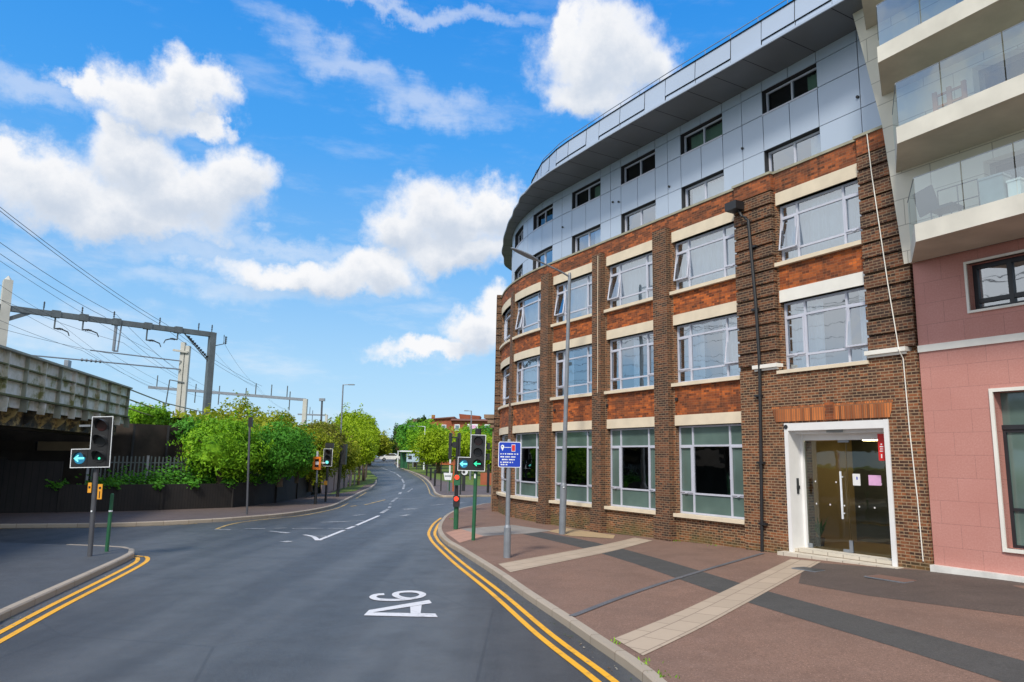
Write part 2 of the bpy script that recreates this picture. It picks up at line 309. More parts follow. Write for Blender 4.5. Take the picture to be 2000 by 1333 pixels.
MT['slab_buff'] = slabmat('buff_tactile_slab', (.50, .36, .2), (.45, .33, .19), .40, .40)
MT['slab_pale'] = slabmat('pale_grey_slab', (.33, .30, .27), (.28, .26, .24), .40, .40)
MT['slab_brown'] = slabmat('brown_brick_paving', (.20, .09, .065), (.15, .075, .06), .12, .06)
MT['kerb'] = slabmat('kerb_stone', (.44, .375, .30), (.37, .315, .25), .915, 3.)
MT['marble'] = simple('marble', (.70, .69, .66), .4, 0, .2, 3.)
def grassmat(name, a, b_):
    m, t, b = newmat(name); b.inputs['Roughness'].default_value = .9; n = noisen(t, 5, 6, .7); t.links.new(ramp(t, n, [(.3, a), (.7, b_)]), b.inputs['Base Color']); bump(t, b, n, .8, .1); return m
MT['grass'] = grassmat('verge_grass', (.07, .12, .015), (.15, .21, .03))
MT['soil'] = grassmat('bank_soil', (.02, .03, .01), (.05, .06, .02))
def leafmat(name, dark, light, scale=1.2):
    m, t, b = newmat(name); b.inputs['Roughness'].default_value = .6; b.inputs['Specular IOR Level'].default_value = .25
    n = noisen(t, scale, 3, .6); n2 = noisen(t, 9, 2, .6); f = mathn(t, 'ADD', mathn(t, 'MULTIPLY', n, .6), mathn(t, 'MULTIPLY', n2, .4))
    c = ramp(t, f, [(.34, dark), (.64, light)]); t.links.new(c, b.inputs['Base Color'])
    tl = nd(t, 'ShaderNodeBsdfTranslucent'); t.links.new(mixn(t, .4, c, (.25, .4, .02)), tl.inputs[0])
    mx_ = nd(t, 'ShaderNodeMixShader'); mx_.inputs[0].default_value = .3; t.links.new(b.outputs[0], mx_.inputs[1]); t.links.new(tl.outputs[0], mx_.inputs[2])
    t.links.new(mx_.outputs[0], t.nodes['Material Output'].inputs[0]); return m
MT['leaf_bright'] = leafmat('leaf_bright', (.06, .22, .008), (.32, .60, .025))
MT['leaf_mid'] = leafmat('leaf_mid', (.025, .13, .012), (.14, .44, .04))
MT['leaf_olive'] = leafmat('leaf_olive', (.12, .17, .010), (.44, .48, .025))
MT['leaf_brown'] = leafmat('leaf_brown_olive', (.08, .09, .012), (.25, .24, .03))
MT['leaf_lime'] = leafmat('leaf_lime', (.17, .28, .006), (.40, .55, .015))
MT['leaf_dark'] = leafmat('leaf_dark', (.02, .05, .012), (.05, .10, .02))
MT['leaf_red'] = leafmat('leaf_red', (.06, .03, .02), (.12, .06, .035))
def hoardmat(name, base, stain, freq):
    m, t, b = newmat(name); b.inputs['Roughness'].default_value = .75
    uv = nd(t, 'ShaderNodeTexCoord').outputs['UV']; s = nd(t, 'ShaderNodeSeparateXYZ'); t.links.new(uv, s.inputs[0])
    sw = mathn(t, 'FRACT', mathn(t, 'MULTIPLY', s.outputs[0], freq), 0.)
    gap = mathn(t, 'LESS_THAN', sw, .12); n = noisen(t, 1.6, 6, .7, 'UV', (1.6, .5, 1)); n2 = noisen(t, 12, 3, .6, 'UV', (3, .2, 1))
    c = ramp(t, n, [(.35, base), (.75, stain)]); c = mixn(t, mathn(t, 'MULTIPLY', n2, .5), c, tuple(x*.45 for x in base)); c = mixn(t, gap, c, tuple(x*.3 for x in base))
    t.links.new(c, b.inputs['Base Color']); bump(t, b, gap, -.5, .02); return m
MT['fence'] = hoardmat('dark_timber', (.013, .012, .013), (.032, .026, .022), 8)
MT['hoard'] = hoardmat('dark_sheeting', (.010, .010, .012), (.028, .022, .022), 4)
MT['bridge'] = simple('bridge_plate', (.31, .32, .26), .6, .1, .22, 1.1)
def bridgemat():
    m, t, b = newmat('mossy_bridge_plate'); b.inputs['Roughness'].default_value = .7; n = noisen(t, 1.3, 6, .65); n2 = noisen(t, 5, 5, .6)
    c = ramp(t, n, [(.38, (.24, .25, .09)), (.45, (.66, .65, .54)), (.6, (.86, .85, .80))]); c = mixn(t, mathn(t, 'MULTIPLY', n2, .35), c, (.2, .16, .10)); t.links.new(c, b.inputs['Base Color']); return m
MT['bridge_mossy'] = bridgemat()
MT['moss_edge'] = simple('mossy_steel', (.12, .13, .05), .8, 0, .4, 2.)
def rustmat():
    m, t, b = newmat('stained_soffit'); b.inputs['Roughness'].default_value = .8; n = noisen(t, 1.7, 6, .7, 'Object', (1, 1, 1.6))
    t.links.new(ramp(t, n, [(.40, (.03, .026, .02)), (.52, (.12, .09, .045)), (.62, (.50, .36, .14))]), b.inputs['Base Color']); return m
MT['stained'] = rustmat()
MT['abut'] = simple('abutment', (.036, .027, .021), .85, 0, .6, 1.1)
MT['palis'] = simple('palisade_steel', (.10, .125, .13), .5, .3, .3, 3.)
MT['handrail'] = simple('mossy_handrail', (.28, .28, .10), .8, 0, .3, 3.)
# ---------------------------------------------------------------- mesh helper
class MB:
    def __init__(s): s.v = []; s.f = []; s.uv = []; s.mi = []; s.sm = []
    def quad(s, pts, uv=None, mi=0, smooth=False):
        i = len(s.v); s.v.extend([tuple(p) for p in pts]); s.f.append(tuple(range(i, i+len(pts)))); s.mi.append(mi); s.sm.append(smooth)
        if uv is None:
            a, b, c = Vector(pts[0]), Vector(pts[1]), Vector(pts[2]); n = (b-a).cross(c-b)
            if n.length > 1e-12: n.normalize()
            if abs(n.z) > .7: uv = [(p[0], p[1]) for p in pts]
            else:
                h = hypot(n.x, n.y) or 1; tx, ty = -n.y/h, n.x/h; uv = [(p[0]*tx+p[1]*ty, p[2]) for p in pts]
        s.uv.append(list(uv))
    def hexa(s, p, mi=0, uvs=None):
        # p: 8 points, 0-3 bottom ccw, 4-7 top
        for q in ((3, 2, 1, 0), (4, 5, 6, 7), (0, 1, 5, 4), (1, 2, 6, 5), (2, 3, 7, 6), (3, 0, 4, 7)):
            s.quad([p[i] for i in q], None, mi)
    def box(s, c, d, rz=0, mi=0, tilt=None):
        x, y, z = (q/2 for q in d); ca, sa = cos(rz), sin(rz); P = []
        for dz in (-z, z):
            for dx, dy in ((-x, -y), (x, -y), (x, y), (-x, y)):
                P.append((c[0]+dx*ca-dy*sa, c[1]+dx*sa+dy*ca, c[2]+dz))
        s.hexa(P, mi)
    def beam(s, a, b, wd, hd, mi=0, up=(0, 0, 1)):
        a = Vector(a); b = Vector(b); d = (b-a).normalized(); u = Vector(up)
        if abs(d.dot(u)) > .95: u = Vector((1, 0, 0))
        x = d.cross(u).normalized(); y = x.cross(d); P = []
        for q in (a, b):
            for i, j in ((-1, -1), (1, -1), (1, 1), (-1, 1)): P.append(tuple(q+x*i*wd/2+y*j*hd/2))
        s.hexa(P, mi)
    def tube(s, pts, r, n=8, mi=0, cap=True):
        pts = [Vector(p) for p in pts]; rs = r if isinstance(r, (list, tuple)) else [r]*len(pts); rings = []
        for i, p in enumerate(pts):
            d = (pts[min(i+1, len(pts)-1)]-pts[max(i-1, 0)])
            d = d.normalized() if d.length > 1e-9 else Vector((0, 0, 1))
            u = Vector((0, 0, 1)) if abs(d.z) < .9 else Vector((1, 0, 0)); x = d.cross(u).normalized(); y = x.cross(d)
            rings.append([tuple(p+(x*cos(2*pi*k/n)+y*sin(2*pi*k/n))*rs[i]) for k in range(n)])
        for a, b in zip(rings, rings[1:]):
            for k in range(n): s.quad([a[k], a[(k+1) % n], b[(k+1) % n], b[k]], None, mi, n > 5)
        if cap: s.quad(rings[0][::-1], None, mi); s.quad(rings[-1], None, mi)
    def prism(s, poly, y0, y1, mi=0):   # poly in xz, extruded along y
        a = [(x, y0, z) for x, z in poly]; b = [(x, y1, z) for x, z in poly]; n = len(poly)
        s.quad(a, None, mi); s.quad(b[::-1], None, mi)
        for i in range(n): s.quad([a[i], b[i], b[(i+1) % n], a[(i+1) % n]], None, mi)
    def build(s, name, mats, parent=None, origin=None):
        if not isinstance(mats, (list, tuple)): mats = [mats]
        if origin is None: origin = root_origin(parent) if parent else (0, 0, 0)
        me = bpy.data.meshes.new(name); ox, oy, oz = origin
        me.from_pydata([(a-ox, b-oy, c-oz) for a, b, c in s.v], [], s.f)
        for m in mats: me.materials.append(MT[m] if isinstance(m, str) else m)
        ul = me.uv_layers.new(name='UVMap'); fl = [c for q in s.uv for p in q for c in p]
        ul.data.foreach_set('uv', fl); me.polygons.foreach_set('material_index', s.mi); me.polygons.foreach_set('use_smooth', s.sm)
        me.update(); o = bpy.data.objects.new(name, me); COL.objects.link(o)
        if parent: o.parent = parent
        return o
def root_origin(o):
    while o.parent: o = o.parent
    return tuple(o.get('_org', (0, 0, 0)))
def thing(name, label, cat, loc=(0, 0, 0), group=None):
    o = bpy.data.objects.new(name, None); COL.objects.link(o); o.location = loc; o['label'] = label; o['category'] = cat; o['_org'] = list(map(float, loc))
    o.empty_display_size = .3
    if group: o['group'] = group
    return o
def tag(o, label, cat, group=None, kind=None):
    if label: o['label'] = label
    if cat: o['category'] = cat
    if group: o['group'] = group
    if kind: o['kind'] = kind
    return o
def struct(o): o['kind'] = 'structure'; return o
def copytree(root, loc=None, label=None, group=None, rz=None):
    def cp(o, par):
        c = o.copy(); COL.objects.link(c); c.parent = par
        for ch in list(o.children): cp(ch, c)
        return c
    c = cp(root, None)
    if loc is not None: c.location = loc
    if label: c['label'] = label
    if group: c['group'] = group
    if rz is not None: c.rotation_euler = (0, 0, rz)
    return c
# ---------------------------------------------------------------- heights
def zr(Y): return .0207*min(max(Y-60, 0), 110)
def ramp0(d): return 0 if d < -.6 else (d if d > .6 else (d+.6)**2/2.4)
def zp(X, Y): return zr(Y)+.12+(.05*ramp0(min(X, 9.6)-2.8)*min(1, max(0, (45-Y)/8)))
def sheet(name, poly, zf, off, mat, step=1.5, uvf=None):
    # subdivided flat polygon draped on the height function
    P = []
    for i, a in enumerate(poly):
        b = poly[(i+1) % len(poly)]; n = max(1, int(hypot(b[0]-a[0], b[1]-a[1])/step))
        for k in range(n): P.append(Vector((a[0]+(b[0]-a[0])*k/n, a[1]+(b[1]-a[1])*k/n)))
    nb = len(P); xs = [p.x for p in P]; ys = [p.y for p in P]
    x = min(xs)+step/2
    while x < max(xs):
        y = min(ys)+step/2
        while y < max(ys): P.append(Vector((x, y))); y += step
        x += step
    vs, es, fs, *_ = delaunay_2d_cdt(P, [], [list(range(nb))], 1, 1e-5)
    me = bpy.data.meshes.new(name); me.from_pydata([(v.x, v.y, zf(v.x, v.y)+off) for v in vs], [], [list(q) for q in fs])
    bm = bmesh.new(); bm.from_mesh(me); bmesh.ops.recalc_face_normals(bm, faces=bm.faces)
    if sum(q.normal.z for q in bm.faces) < 0: bmesh.ops.reverse_faces(bm, faces=bm.faces)
    ul = bm.loops.layers.uv.new('UVMap')
    for q in bm.faces:
        for l in q.loops:
            c = l.vert.co; l[ul].uv = uvf(c.x, c.y) if uvf else (c.x, c.y)
    bm.to_mesh(me); bm.free(); me.materials.append(MT[mat]); o = bpy.data.objects.new(name, me); COL.objects.link(o); o['kind'] = 'structure'
    return o
zroad = lambda x, y: zr(y)
def smooth_line(pts, step=.5):
    out = []; P = [pts[0]]+list(pts)+[pts[-1]]
    for i in range(1, len(P)-2):
        p0, p1, p2, p3 = P[i-1], P[i], P[i+1], P[i+2]; n = max(1, int(hypot(p2[0]-p1[0], p2[1]-p1[1])/step))
        for k in range(n):
            t = k/n; t2 = t*t; t3 = t2*t
            out.append(tuple(.5*(2*p1[j]+(p2[j]-p0[j])*t+(2*p0[j]-5*p1[j]+4*p2[j]-p3[j])*t2+(3*p1[j]-p0[j]-3*p2[j]+p3[j])*t3) for j in (0, 1)))
    out.append(tuple(pts[-1])); return out
def offs(line, d):  # offset to the right of travel
    out = []
    for i, p in enumerate(line):
        a = line[max(i-1, 0)]; b = line[min(i+1, len(line)-1)]; dx, dy = b[0]-a[0], b[1]-a[1]; h = hypot(dx, dy) or 1
        out.append((p[0]+dy/h*d, p[1]-dx/h*d))
    return out
def ribbon(mb, line, d0, d1, zf, off, mi=0):
    A = offs(line, d0); B = offs(line, d1); s = 0
    for i in range(len(line)-1):
        l = hypot(line[i+1][0]-line[i][0], line[i+1][1]-line[i][1]); q = [B[i], B[i+1], A[i+1], A[i]]
        mb.quad([(x, y, zf(x, y)+off) for x, y in q], [(s, d1), (s+l, d1), (s+l, d0), (s, d0)], mi); s += l
def kerb(name, line, side, zf):
    mb = MB(); prof = [(0, -.03), (0, None, -.018), (.022, None, .005), (.14, None, .005), (.14, None, -.06)]; s = 0
    rings = []
    for d in (0, 0, .022, .14, .14): rings.append(offs(line, d*side))
    def z(k, x, y): return (zr(y)-.03) if k == 0 else zf(x, y)+(None, -.018, .006, .006, -.06)[k]
    for i in range(len(line)-1):
        l = hypot(line[i+1][0]-line[i][0], line[i+1][1]-line[i][1])
        for k in range(4):
            P = [rings[k][i], rings[k][i+1], rings[k+1][i+1], rings[k+1][i]]; kk = (k, k, k+1, k+1)
            q = [(p[0], p[1], z(c, *p)) for p, c in zip(P, kk)]; uv = [(s, k*.1), (s+l, k*.1), (s+l, k*.1+.1), (s, k*.1+.1)]
            if side < 0: q = q[::-1]; uv = uv[::-1]
            mb.quad(q, uv)
        s += l
    return struct(mb.build(name, 'kerb'))
# ---------------------------------------------------------------- ground, roads, pavements
mb = MB(); ys = [-80, 0, 60, 170, 400, 1200]; xs = [-900, -60, 0, 60, 900]
for i in range(len(ys)-1):
    for j in range(len(xs)-1):
        mb.quad([(xs[j], ys[i], zr(ys[i])-.04), (xs[j+1], ys[i], zr(ys[i])-.04), (xs[j+1], ys[i+1], zr(ys[i+1])-.04), (xs[j], ys[i+1], zr(ys[i+1])-.04)])
struct(mb.build('ground', 'grass'))
KR = [(3.0, -4.0), (2.45, 2.0), (1.98, 6.0), (1.82, 7.21), (1.58, 9.17), (1.16, 10.85), (0.85, 12.07), (0.24, 14.33), (-0.38, 16.82), (-1.45, 20.67), (-2.16, 23.17), (-2.67, 26.16), (-2.93, 29.45), (-3.02, 33.3), (-2.75, 36.96), (-2.1, 39.84), (-1.0, 42.6), (4, 46), (12, 47.5), (26, 48)]
KF = [(26, 53.5), (6, 52), (-1.45, 51.43), (-3.2, 50.3), (-4.57, 49.6), (-5.16, 50.5), (-5.9, 54.28), (-6.68, 60.15), (-8.2, 70.15), (-10.1, 80.48), (-12.33, 90.52), (-16.1, 105.08), (-19.56, 120.4), (-22, 135), (-24.5, 170)]
KL = [(-45, 15.5), (-30, 20.5), (-18.46, 24.78), (-17.37, 25.17), (-14.13, 26.37), (-12.1, 28.14), (-11.0, 29.7), (-9.75, 32.6), (-9.25, 37.13), (-9.75, 42.72), (-10.89, 52.37), (-11.85, 61.38), (-12.92, 69.02), (-15.23, 80.3), (-17.21, 87.61), (-20.06, 98.98), (-23.62, 115.19), (-27.5, 135), (-31, 170)]
IS = [(-6.9, -3.0), (-7.1, 6.0), (-7.52, 10.57), (-7.86, 11.66), (-8.78, 15.74), (-9.30, 18.0), (-9.50, 18.74), (-9.85, 19.45), (-10.3, 19.86), (-10.9, 20.05), (-12.0, 20.2)]
KRs, KFs, KLs, ISs = (smooth_line(q) for q in (KR, KF, KL, IS))
road = [(-70, -20), (70, -20), (70, 60), (-6.0, 60)]+[(x+.3, y) for x, y in KFs if y > 60][:-1]+[(-24, 172), (-32, 172)]+[(x-.3, y) for x, y in KLs[::-1] if y > 60]+[(-12, 60), (-70, 60)]
sheet('road', road, zroad, -.004, 'road', 2.5)
sheet('pavement', offs(KRs, .1)+[(26, -4)], zp, 0, 'pave', .5)
kerb('kerb', KRs, 1, zp)
FE = [(-45, 17.5), (-30, 24.5), (-22.37, 28.88), (-20.47, 29.57), (-16.94, 31.51), (-14.51, 33.65), (-13.32, 34.9), (-12.62, 39.04), (-12.75, 45), (-13.3, 53), (-14.6, 62), (-17.5, 76), (-21, 90), (-26, 110), (-34, 140), (-40, 170)]
FEs = smooth_line(FE, 1.5)
sheet('pavement', offs(KLs, -.1)+FEs[::-1], lambda x, y: zr(y)+.12, 0, 'pave_far', 2.0)
kerb('kerb', KLs, -1, lambda x, y: zr(y)+.12)
sheet('pavement', offs(ISs, -.1)+[(-16, 20.6), (-34, 16), (-34, -3)], lambda x, y: .12, 0, 'pave_grey', 2.0)
kerb('kerb', ISs, -1, lambda x, y: .12)
sheet('pavement', offs(KFs, .1)+[(-16, 170), (-9, 110), (4, 74), (26, 62)], lambda x, y: zr(y)+.12, 0, 'pave_far', 2.0)
kerb('kerb', KFs, 1, lambda x, y: zr(y)+.12)
zf12 = lambda x, y: zr(y)+.12
sheet('grass_verge', [(-12.0, 47.5), (-11.6, 54.0), (-12.8, 62.5), (-12.7, 66.04), (-14.2, 76.24), (-16.6, 85.51), (-19, 96), (-22.5, 96), (-18.6, 84), (-16.4, 74.13), (-14.2, 62)], zf12, .01, 'grass', 2.)
sheet('grass_verge', [(-24.5, 150), (-20.0, 126), (-15.3, 102), (-11.5, 88.87), (-8.2, 76), (-5.4, 67.9), (-2.93, 65.0), (3.0, 64), (20, 63), (20, 70), (2, 86.26), (-7.96, 110), (-14, 165)], zf12, .01, 'grass', 3.)
# paving patterns
def ribbon_poly(name, L, R, mat, off):
    m_ = MB(); s = 0
    for i in range(len(L)-1):
        for k in range(4):
            q = []
            for (t, sd_) in ((k/4, 0), ((k+1)/4, 0), ((k+1)/4, 1), (k/4, 1)):
                a = (L, R)[sd_]; q.append((a[i][0]+(a[i+1][0]-a[i][0])*t, a[i][1]+(a[i+1][1]-a[i][1])*t))
            m_.quad([(x, y, zp(x, y)+off) for x, y in q])
    return struct(m_.build(name, mat))
def rotuv(ax, ay, ang):
    c, s = cos(ang), sin(ang); return lambda x, y: ((x-ax)*c+(y-ay)*s, -(x-ax)*s+(y-ay)*c)
TOP = smooth_line([(0.9,25.9),(1.9,24.2),(2.9,21.9),(3.72,19),(4.3,16.5),(4.75,14.5),(5.3,12.5),(5.85,10.6),(6.3,9.0),(6.75,7.2)], 1.0)
BOT = [(.3,25.1),(1.2,23.2),(2.1,21.1),(2.95,18.4),(3.5,16.0),(3.95,14.0),(4.5,12.0),(5.05,10.2),(5.45,8.6),(5.85,6.8)]
BOT = smooth_line(BOT, 1.0)
def resample(L, n):
    d = [0]
    for a, b in zip(L, L[1:]): d.append(d[-1]+hypot(b[0]-a[0], b[1]-a[1]))
    out = []; j = 0
    for k in range(n):
        t = d[-1]*k/(n-1)
        while j < len(L)-2 and d[j+1] < t: j += 1
        f = (t-d[j])/(d[j+1]-d[j] or 1); out.append((L[j][0]+(L[j+1][0]-L[j][0])*f, L[j][1]+(L[j+1][1]-L[j][1])*f))
    return out
ribbon_poly('paving_band', resample(TOP, 30), resample(BOT, 30), 'band_dark', .004)
sheet('paving_band', [(5.69, 14.95), (6.4, 13.46), (7.16, 12.42), (7.81, 11.53), (8.5, 10.6), (13.5, 4.5), (15, 6.5), (10.6, 12.5), (9.0, 15.7), (6.9, 17.7)], zp, .003, 'band_brown', 1.)
a1 = atan2(22.98-16.7, 4.3+.19); a2 = atan2(17.51-9.86, 7.07-1.62)
sheet('paving_slabs', [(-0.36, 17.9), (-0.06, 16.65), (4.3, 22.98), (3.91, 23.98)], zp, .008, 'slab', .8, rotuv(-.19, 16.7, a1))
sheet('paving_slabs', [(1.45, 10.75), (1.70, 9.86), (7.25, 17.6), (6.77, 18.2)], zp, .008, 'slab', .8, rotuv(1.62, 9.86, a2))
m_ = MB(); ribbon(m_, smooth_line([(0.96, 12.18), (3.02, 15.37), (6.47, 19.34)], .4), -.06, .06, zp, .012); struct(m_.build('repair_strip', 'patch'))
sheet('tactile_paving', [(-2.30, 25.07), (-1.6, 22.15), (-0.97, 24.16), (-1.88, 26.43)], zp, .006, 'slab_pink', .8, rotuv(0, 0, 1.2))
sheet('tactile_paving', [(-1.88, 26.43), (-0.97, 24.16), (0.5, 25.3), (1.4, 26.4), (-0.07, 28.4)], zp, .005, 'slab_pale', .8, rotuv(0, 0, .7))
sheet('tactile_paving', [(1.2, 26.2), (1.9, 24.7), (3.2, 23.9), (3.4, 24.9), (1.9, 27.6)], zp, .0065, 'slab_buff', .8, rotuv(0, 0, -1.04))
# yellow lines
m_ = MB()
YO = [(1.9, 4), (1.42, 7.0), (1.2, 8.14), (1.03, 9.14), (0.39, 11.43), (-0.41, 14.75), (-1.50, 18.9), (-2.40, 22.71), (-2.72, 24.35), (-2.99, 26.2), (-3.2, 29.63), (-3.2, 32.6)]
for d in (0, .21):
    ribbon(m_, smooth_line(YO), -.05+d, .05+d, zroad, .004)
YI = [(-6.3, 4.0), (-6.6, 7.6), (-6.87, 9.69), (-7.04, 10.49), (-7.61, 12.77), (-8.25, 15.6), (-8.72, 17.6), (-8.98, 18.4), (-9.3, 18.95), (-9.68, 19.1)]
for d in (0, -.22): ribbon(m_, smooth_line(YI, .3), -.05+d, .05+d, zroad, .004)
struct(m_.build('yellow_lines', 'yellow'))
m_ = MB()
ribbon(m_, smooth_line([(-10.43, 26.12), (-10.65, 28.0), (-10.3, 29.92), (-9.3, 32.6), (-8.95, 37.1), (-9.35, 41.76)]), -.06, .06, zroad, .004)
ribbon(m_, smooth_line([(-9.95, 46.48), (-10.5, 50.95), (-10.95, 54.5)]), -.06, .06, zroad, .004)
ribbon(m_, offs(smooth_line([(-30, 20.5), (-18.46, 24.78), (-14.13, 26.37), (-12.1, 28.14)]), .25), -.05, .05, zroad, .004)
ribbon(m_, offs([q for q in KFs if 49.4 < q[1] < 95 and q[0] < -4.5], -.3), -.05, .05, zroad, .004)
for a, b in (((-8.16, 40.33), (-7.95, 45.44)), ((-8.62, 38.9), (-8.44, 39.8))): ribbon(m_, [a, b], -.07, .07, zroad, .004)
struct(m_.build('yellow_lines', 'yellow_worn'))
m_ = MB()
ribbon(m_, [(-6.08, 23.2), (-6.05, 26.5)], -.07, .07, zroad, .004); ribbon(m_, [(-6.05, 26.9), (-6.02, 28.0)], -.07, .07, zroad, .004)
ribbon(m_, [(-6.02, 28.4), (-6.05, 33.21)], -.07, .07, zroad, .004); ribbon(m_, smooth_line([(-6.95, 24.75), (-6.5, 24.2), (-6.08, 23.2)], .2), -.07, .09, zroad, .0055)
struct(m_.build('road_markings', 'whitepaint'))
m_ = MB()
for a, b, wd in [((-10.41, 25.93), (-9.88, 25.94), .1), ((-9.54, 26.38), (-8.89, 26.6), .1), ((-8.6, 26.66), (-8.22, 26.92), .1), ((-8.44, 25.75), (-7.6, 25.2), .12),
                 ((-7.97, 26.77), (-6.9, 26.98), .1), ((-6.74, 27.01), (-6.18, 26.92), .1), ((-7.68, 29.4), (-6.13, 30.46), .1), ((-6.56, 24.38), (-6.11, 24.46), .1), ((-7.14, 32.95), (-6.78, 33.95), .1),
                 ((-5.06, 33.14), (-4.83, 34.1), .12), ((-6.22, 34.73), (-6.39, 37.51), .1), ((-6.45, 38.2), (-6.6, 39.4), .08), ((-6.9, 41), (-7.0, 42), .08), ((-7.21, 43.5), (-7.6, 47.96), .08), ((-8.2, 52.62), (-8.58, 55.73), .1), ((-8.1, 55.92), (-8.52, 61.66), .06),
                 ((-9.1, 60.12), (-10.07, 67.34), .09), ((-10.5, 69.83), (-11.88, 77.46), .09), ((-12.5, 80.76), (-14.45, 89.58), .09), ((-14.8, 90.99), (-19.96, 109.74), .09),
                 ((-6.37, 47.75), (-7.9, 46.62), .12), ((-4.59, 40.9), (-3.95, 42.49), .1), ((-3.66, 42.57), (-2.9, 44.31), .1), ((-7.0, 22.6), (-6.85, 22.9), .14), ((-5.6, 37.5), (-5.0, 38.1), .15)]:
    ribbon(m_, [a, b], -wd, wd, zroad, .004)
struct(m_.build('road_markings', 'whiteworn'))
m_ = MB(); r = random.Random(12)
for L_, d_, n_ in ((KRs, -.12, 420), (KLs, .14, 160), (ISs, .12, 160)):
    L2 = [p for p in L_ if p[1] < 45]
    for k in range(n_):
        i_ = r.randrange(len(L2)-1); q = offs(L2[i_:i_+2], d_+r.gauss(0, .07) if d_ > 0 else d_-abs(r.gauss(0, .08)))[0]; x, y = q[0]+r.uniform(-.2, .2)*.3, q[1]+r.uniform(-.25, .25); a_ = r.uniform(0, 6.28); s_ = r.uniform(.010, .034)
        m_.quad([(x+s_*cos(a_+t_)*(1 if j % 2 else .55), y+s_*sin(a_+t_)*(1 if j % 2 else .55), zr(y)+.008+.006*(j % 2)) for j, t_ in enumerate((0, pi/2, pi, 1.5*pi))], None, r.randrange(3))
tag(m_.build('gutter_litter', [simple('litter_brown', (.16, .09, .04), .9), simple('litter_pale', (.42, .38, .30), .9), simple('litter_green', (.08, .12, .03), .9)]), 'dead leaves and grit scattered along the gutters', 'litter', kind='stuff')
m_ = MB()
for cx_, cy_, n_, sp_ in ((4.95, 22.75, 30, .14), (1.80, 8.95, 24, .2), (1.66, 9.55, 12, .1), (-2.55, 30.6, 26, .12), (5.75, 21.45, 14, .14), (1.42, 10.55, 10, .08)):
    for k in range(n_):
        x, y = cx_+r.gauss(0, sp_*.5), cy_+r.gauss(0, sp_); z = zp(x, y); a_ = r.uniform(0, 6.28); h_ = r.uniform(.015, .045); w_ = r.uniform(.006, .014); dx, dy = cos(a_), sin(a_)
        m_.quad([(x-dy*w_, y+dx*w_, z), (x+dy*w_, y-dx*w_, z), (x+dx*h_*.7+dy*w_*.3, y+dy*h_*.7-dx*w_*.3, z+h_), (x+dx*h_*.7-dy*w_*.3, y+dy*h_*.7+dx*w_*.3, z+h_)])
tag(m_.build('weeds', 'leaf_bright'), 'little green weeds growing at the kerb joints and the wall foot', 'weeds', kind='stuff')
# painted route number on the road
m_ = MB()
def pol(L, off=.004): m_.quad([(x, y, off) for x, y in L])
pol([(-2.46, 12.56), (-1.23, 12.52), (-1.30, 12.80), (-2.46, 12.80)]); pol([(-2.46, 12.803), (-2.36, 12.803), (-1.46, 13.68), (-1.54, 13.98), (-2.46, 12.98)][:5])
pol([(-1.72, 12.803), (-1.55, 12.803), (-1.62, 13.5), (-1.80, 13.32)], .0045)
six = smooth_line([(-2.46, 14.46), (-2.60, 14.38), (-2.62, 14.15), (-2.50, 13.96), (-2.3, 13.90), (-2.1, 13.93), (-1.91, 14.05), (-1.76, 14.25), (-1.73, 14.52), (-1.86, 14.74), (-2.05, 14.78), (-2.21, 14.68), (-2.25, 14.48), (-2.17, 14.25), (-2.03, 14.10), (-1.93, 14.06)], .05)
for i in range(len(six)-1):
    def nrm(k):
        a, b = six[max(k-1, 0)], six[min(k+1, len(six)-1)]; dx, dy = b[0]-a[0], b[1]-a[1]; h = hypot(dx, dy) or 1; return (-dy/h*.065, dx/h*.10)
    n0, n1 = nrm(i), nrm(i+1); p, q = six[i], six[i+1]
    m_.quad([(p[0]+n0[0], p[1]+n0[1], .005+i*.00002), (q[0]+n1[0], q[1]+n1[1], .005+i*.00002), (q[0]-n1[0], q[1]-n1[1], .005+i*.00002), (p[0]-n0[0], p[1]-n0[1], .005+i*.00002)])
struct(m_.build('road_markings', 'whitepaint'))
# railway embankment beyond the fence
m_ = MB(); E0 = offs(FEs, -.25); E0 = [p for p in E0 if p[1] > 40]
for i in range(len(E0)-1):
    for (d0, h0), (d1, h1) in (((0, .9), (1.5, 1.5)), ((1.5, 1.5), (6.5, 4.6)), ((6.5, 4.6), (40, 4.9))):
        a, b = E0[i], E0[i+1]; k = lambda p, d: (p[0]-d*.95, p[1]+d*.1)
        q = [(*k(a, d0), h0+zr(a[1])), (*k(b, d0), h0+zr(b[1])), (*k(b, d1), h1+zr(b[1])), (*k(a, d1), h1+zr(a[1]))]; m_.quad(q[::-1])
struct(m_.build('embankment', 'soil'))
# ---------------------------------------------------------------- brick building: facade coordinates (s along, n outwards, z)
T0 = Vector((-.505, .863)).normalized(); N0 = Vector((-T0.y, T0.x)); O0 = Vector((8.35, 17.06)); S1, RC = 14.3, 14.2; CC = O0+T0*S1-N0*RC
SEND = S1+RC*1.75
def FP(s, n):
    if s <= S1: p = O0+T0*s+N0*n
    elif s <= SEND:
        a = -(s-S1)/RC; c, q = cos(a), sin(a); p = CC+Vector((N0.x*c-N0.y*q, N0.x*q+N0.y*c))*(RC+n)
    else:
        a = -1.75; c, q = cos(a), sin(a); nn = Vector((N0.x*c-N0.y*q, N0.x*q+N0.y*c)); tt = Vector((T0.x*c-T0.y*q, T0.x*q+T0.y*c)); p = CC+nn*(RC+n)+tt*(s-SEND)
    return (p.x, p.y)
def F3(s, n, z): return (*FP(s, n), z)
def ssplit(s0, s1):
    if s1 <= S1+.01 or s1-s0 < .15: return [s0, s1]
    n = max(1, int((s1-s0)/.45)); return [s0+(s1-s0)*i/n for i in range(n+1)]
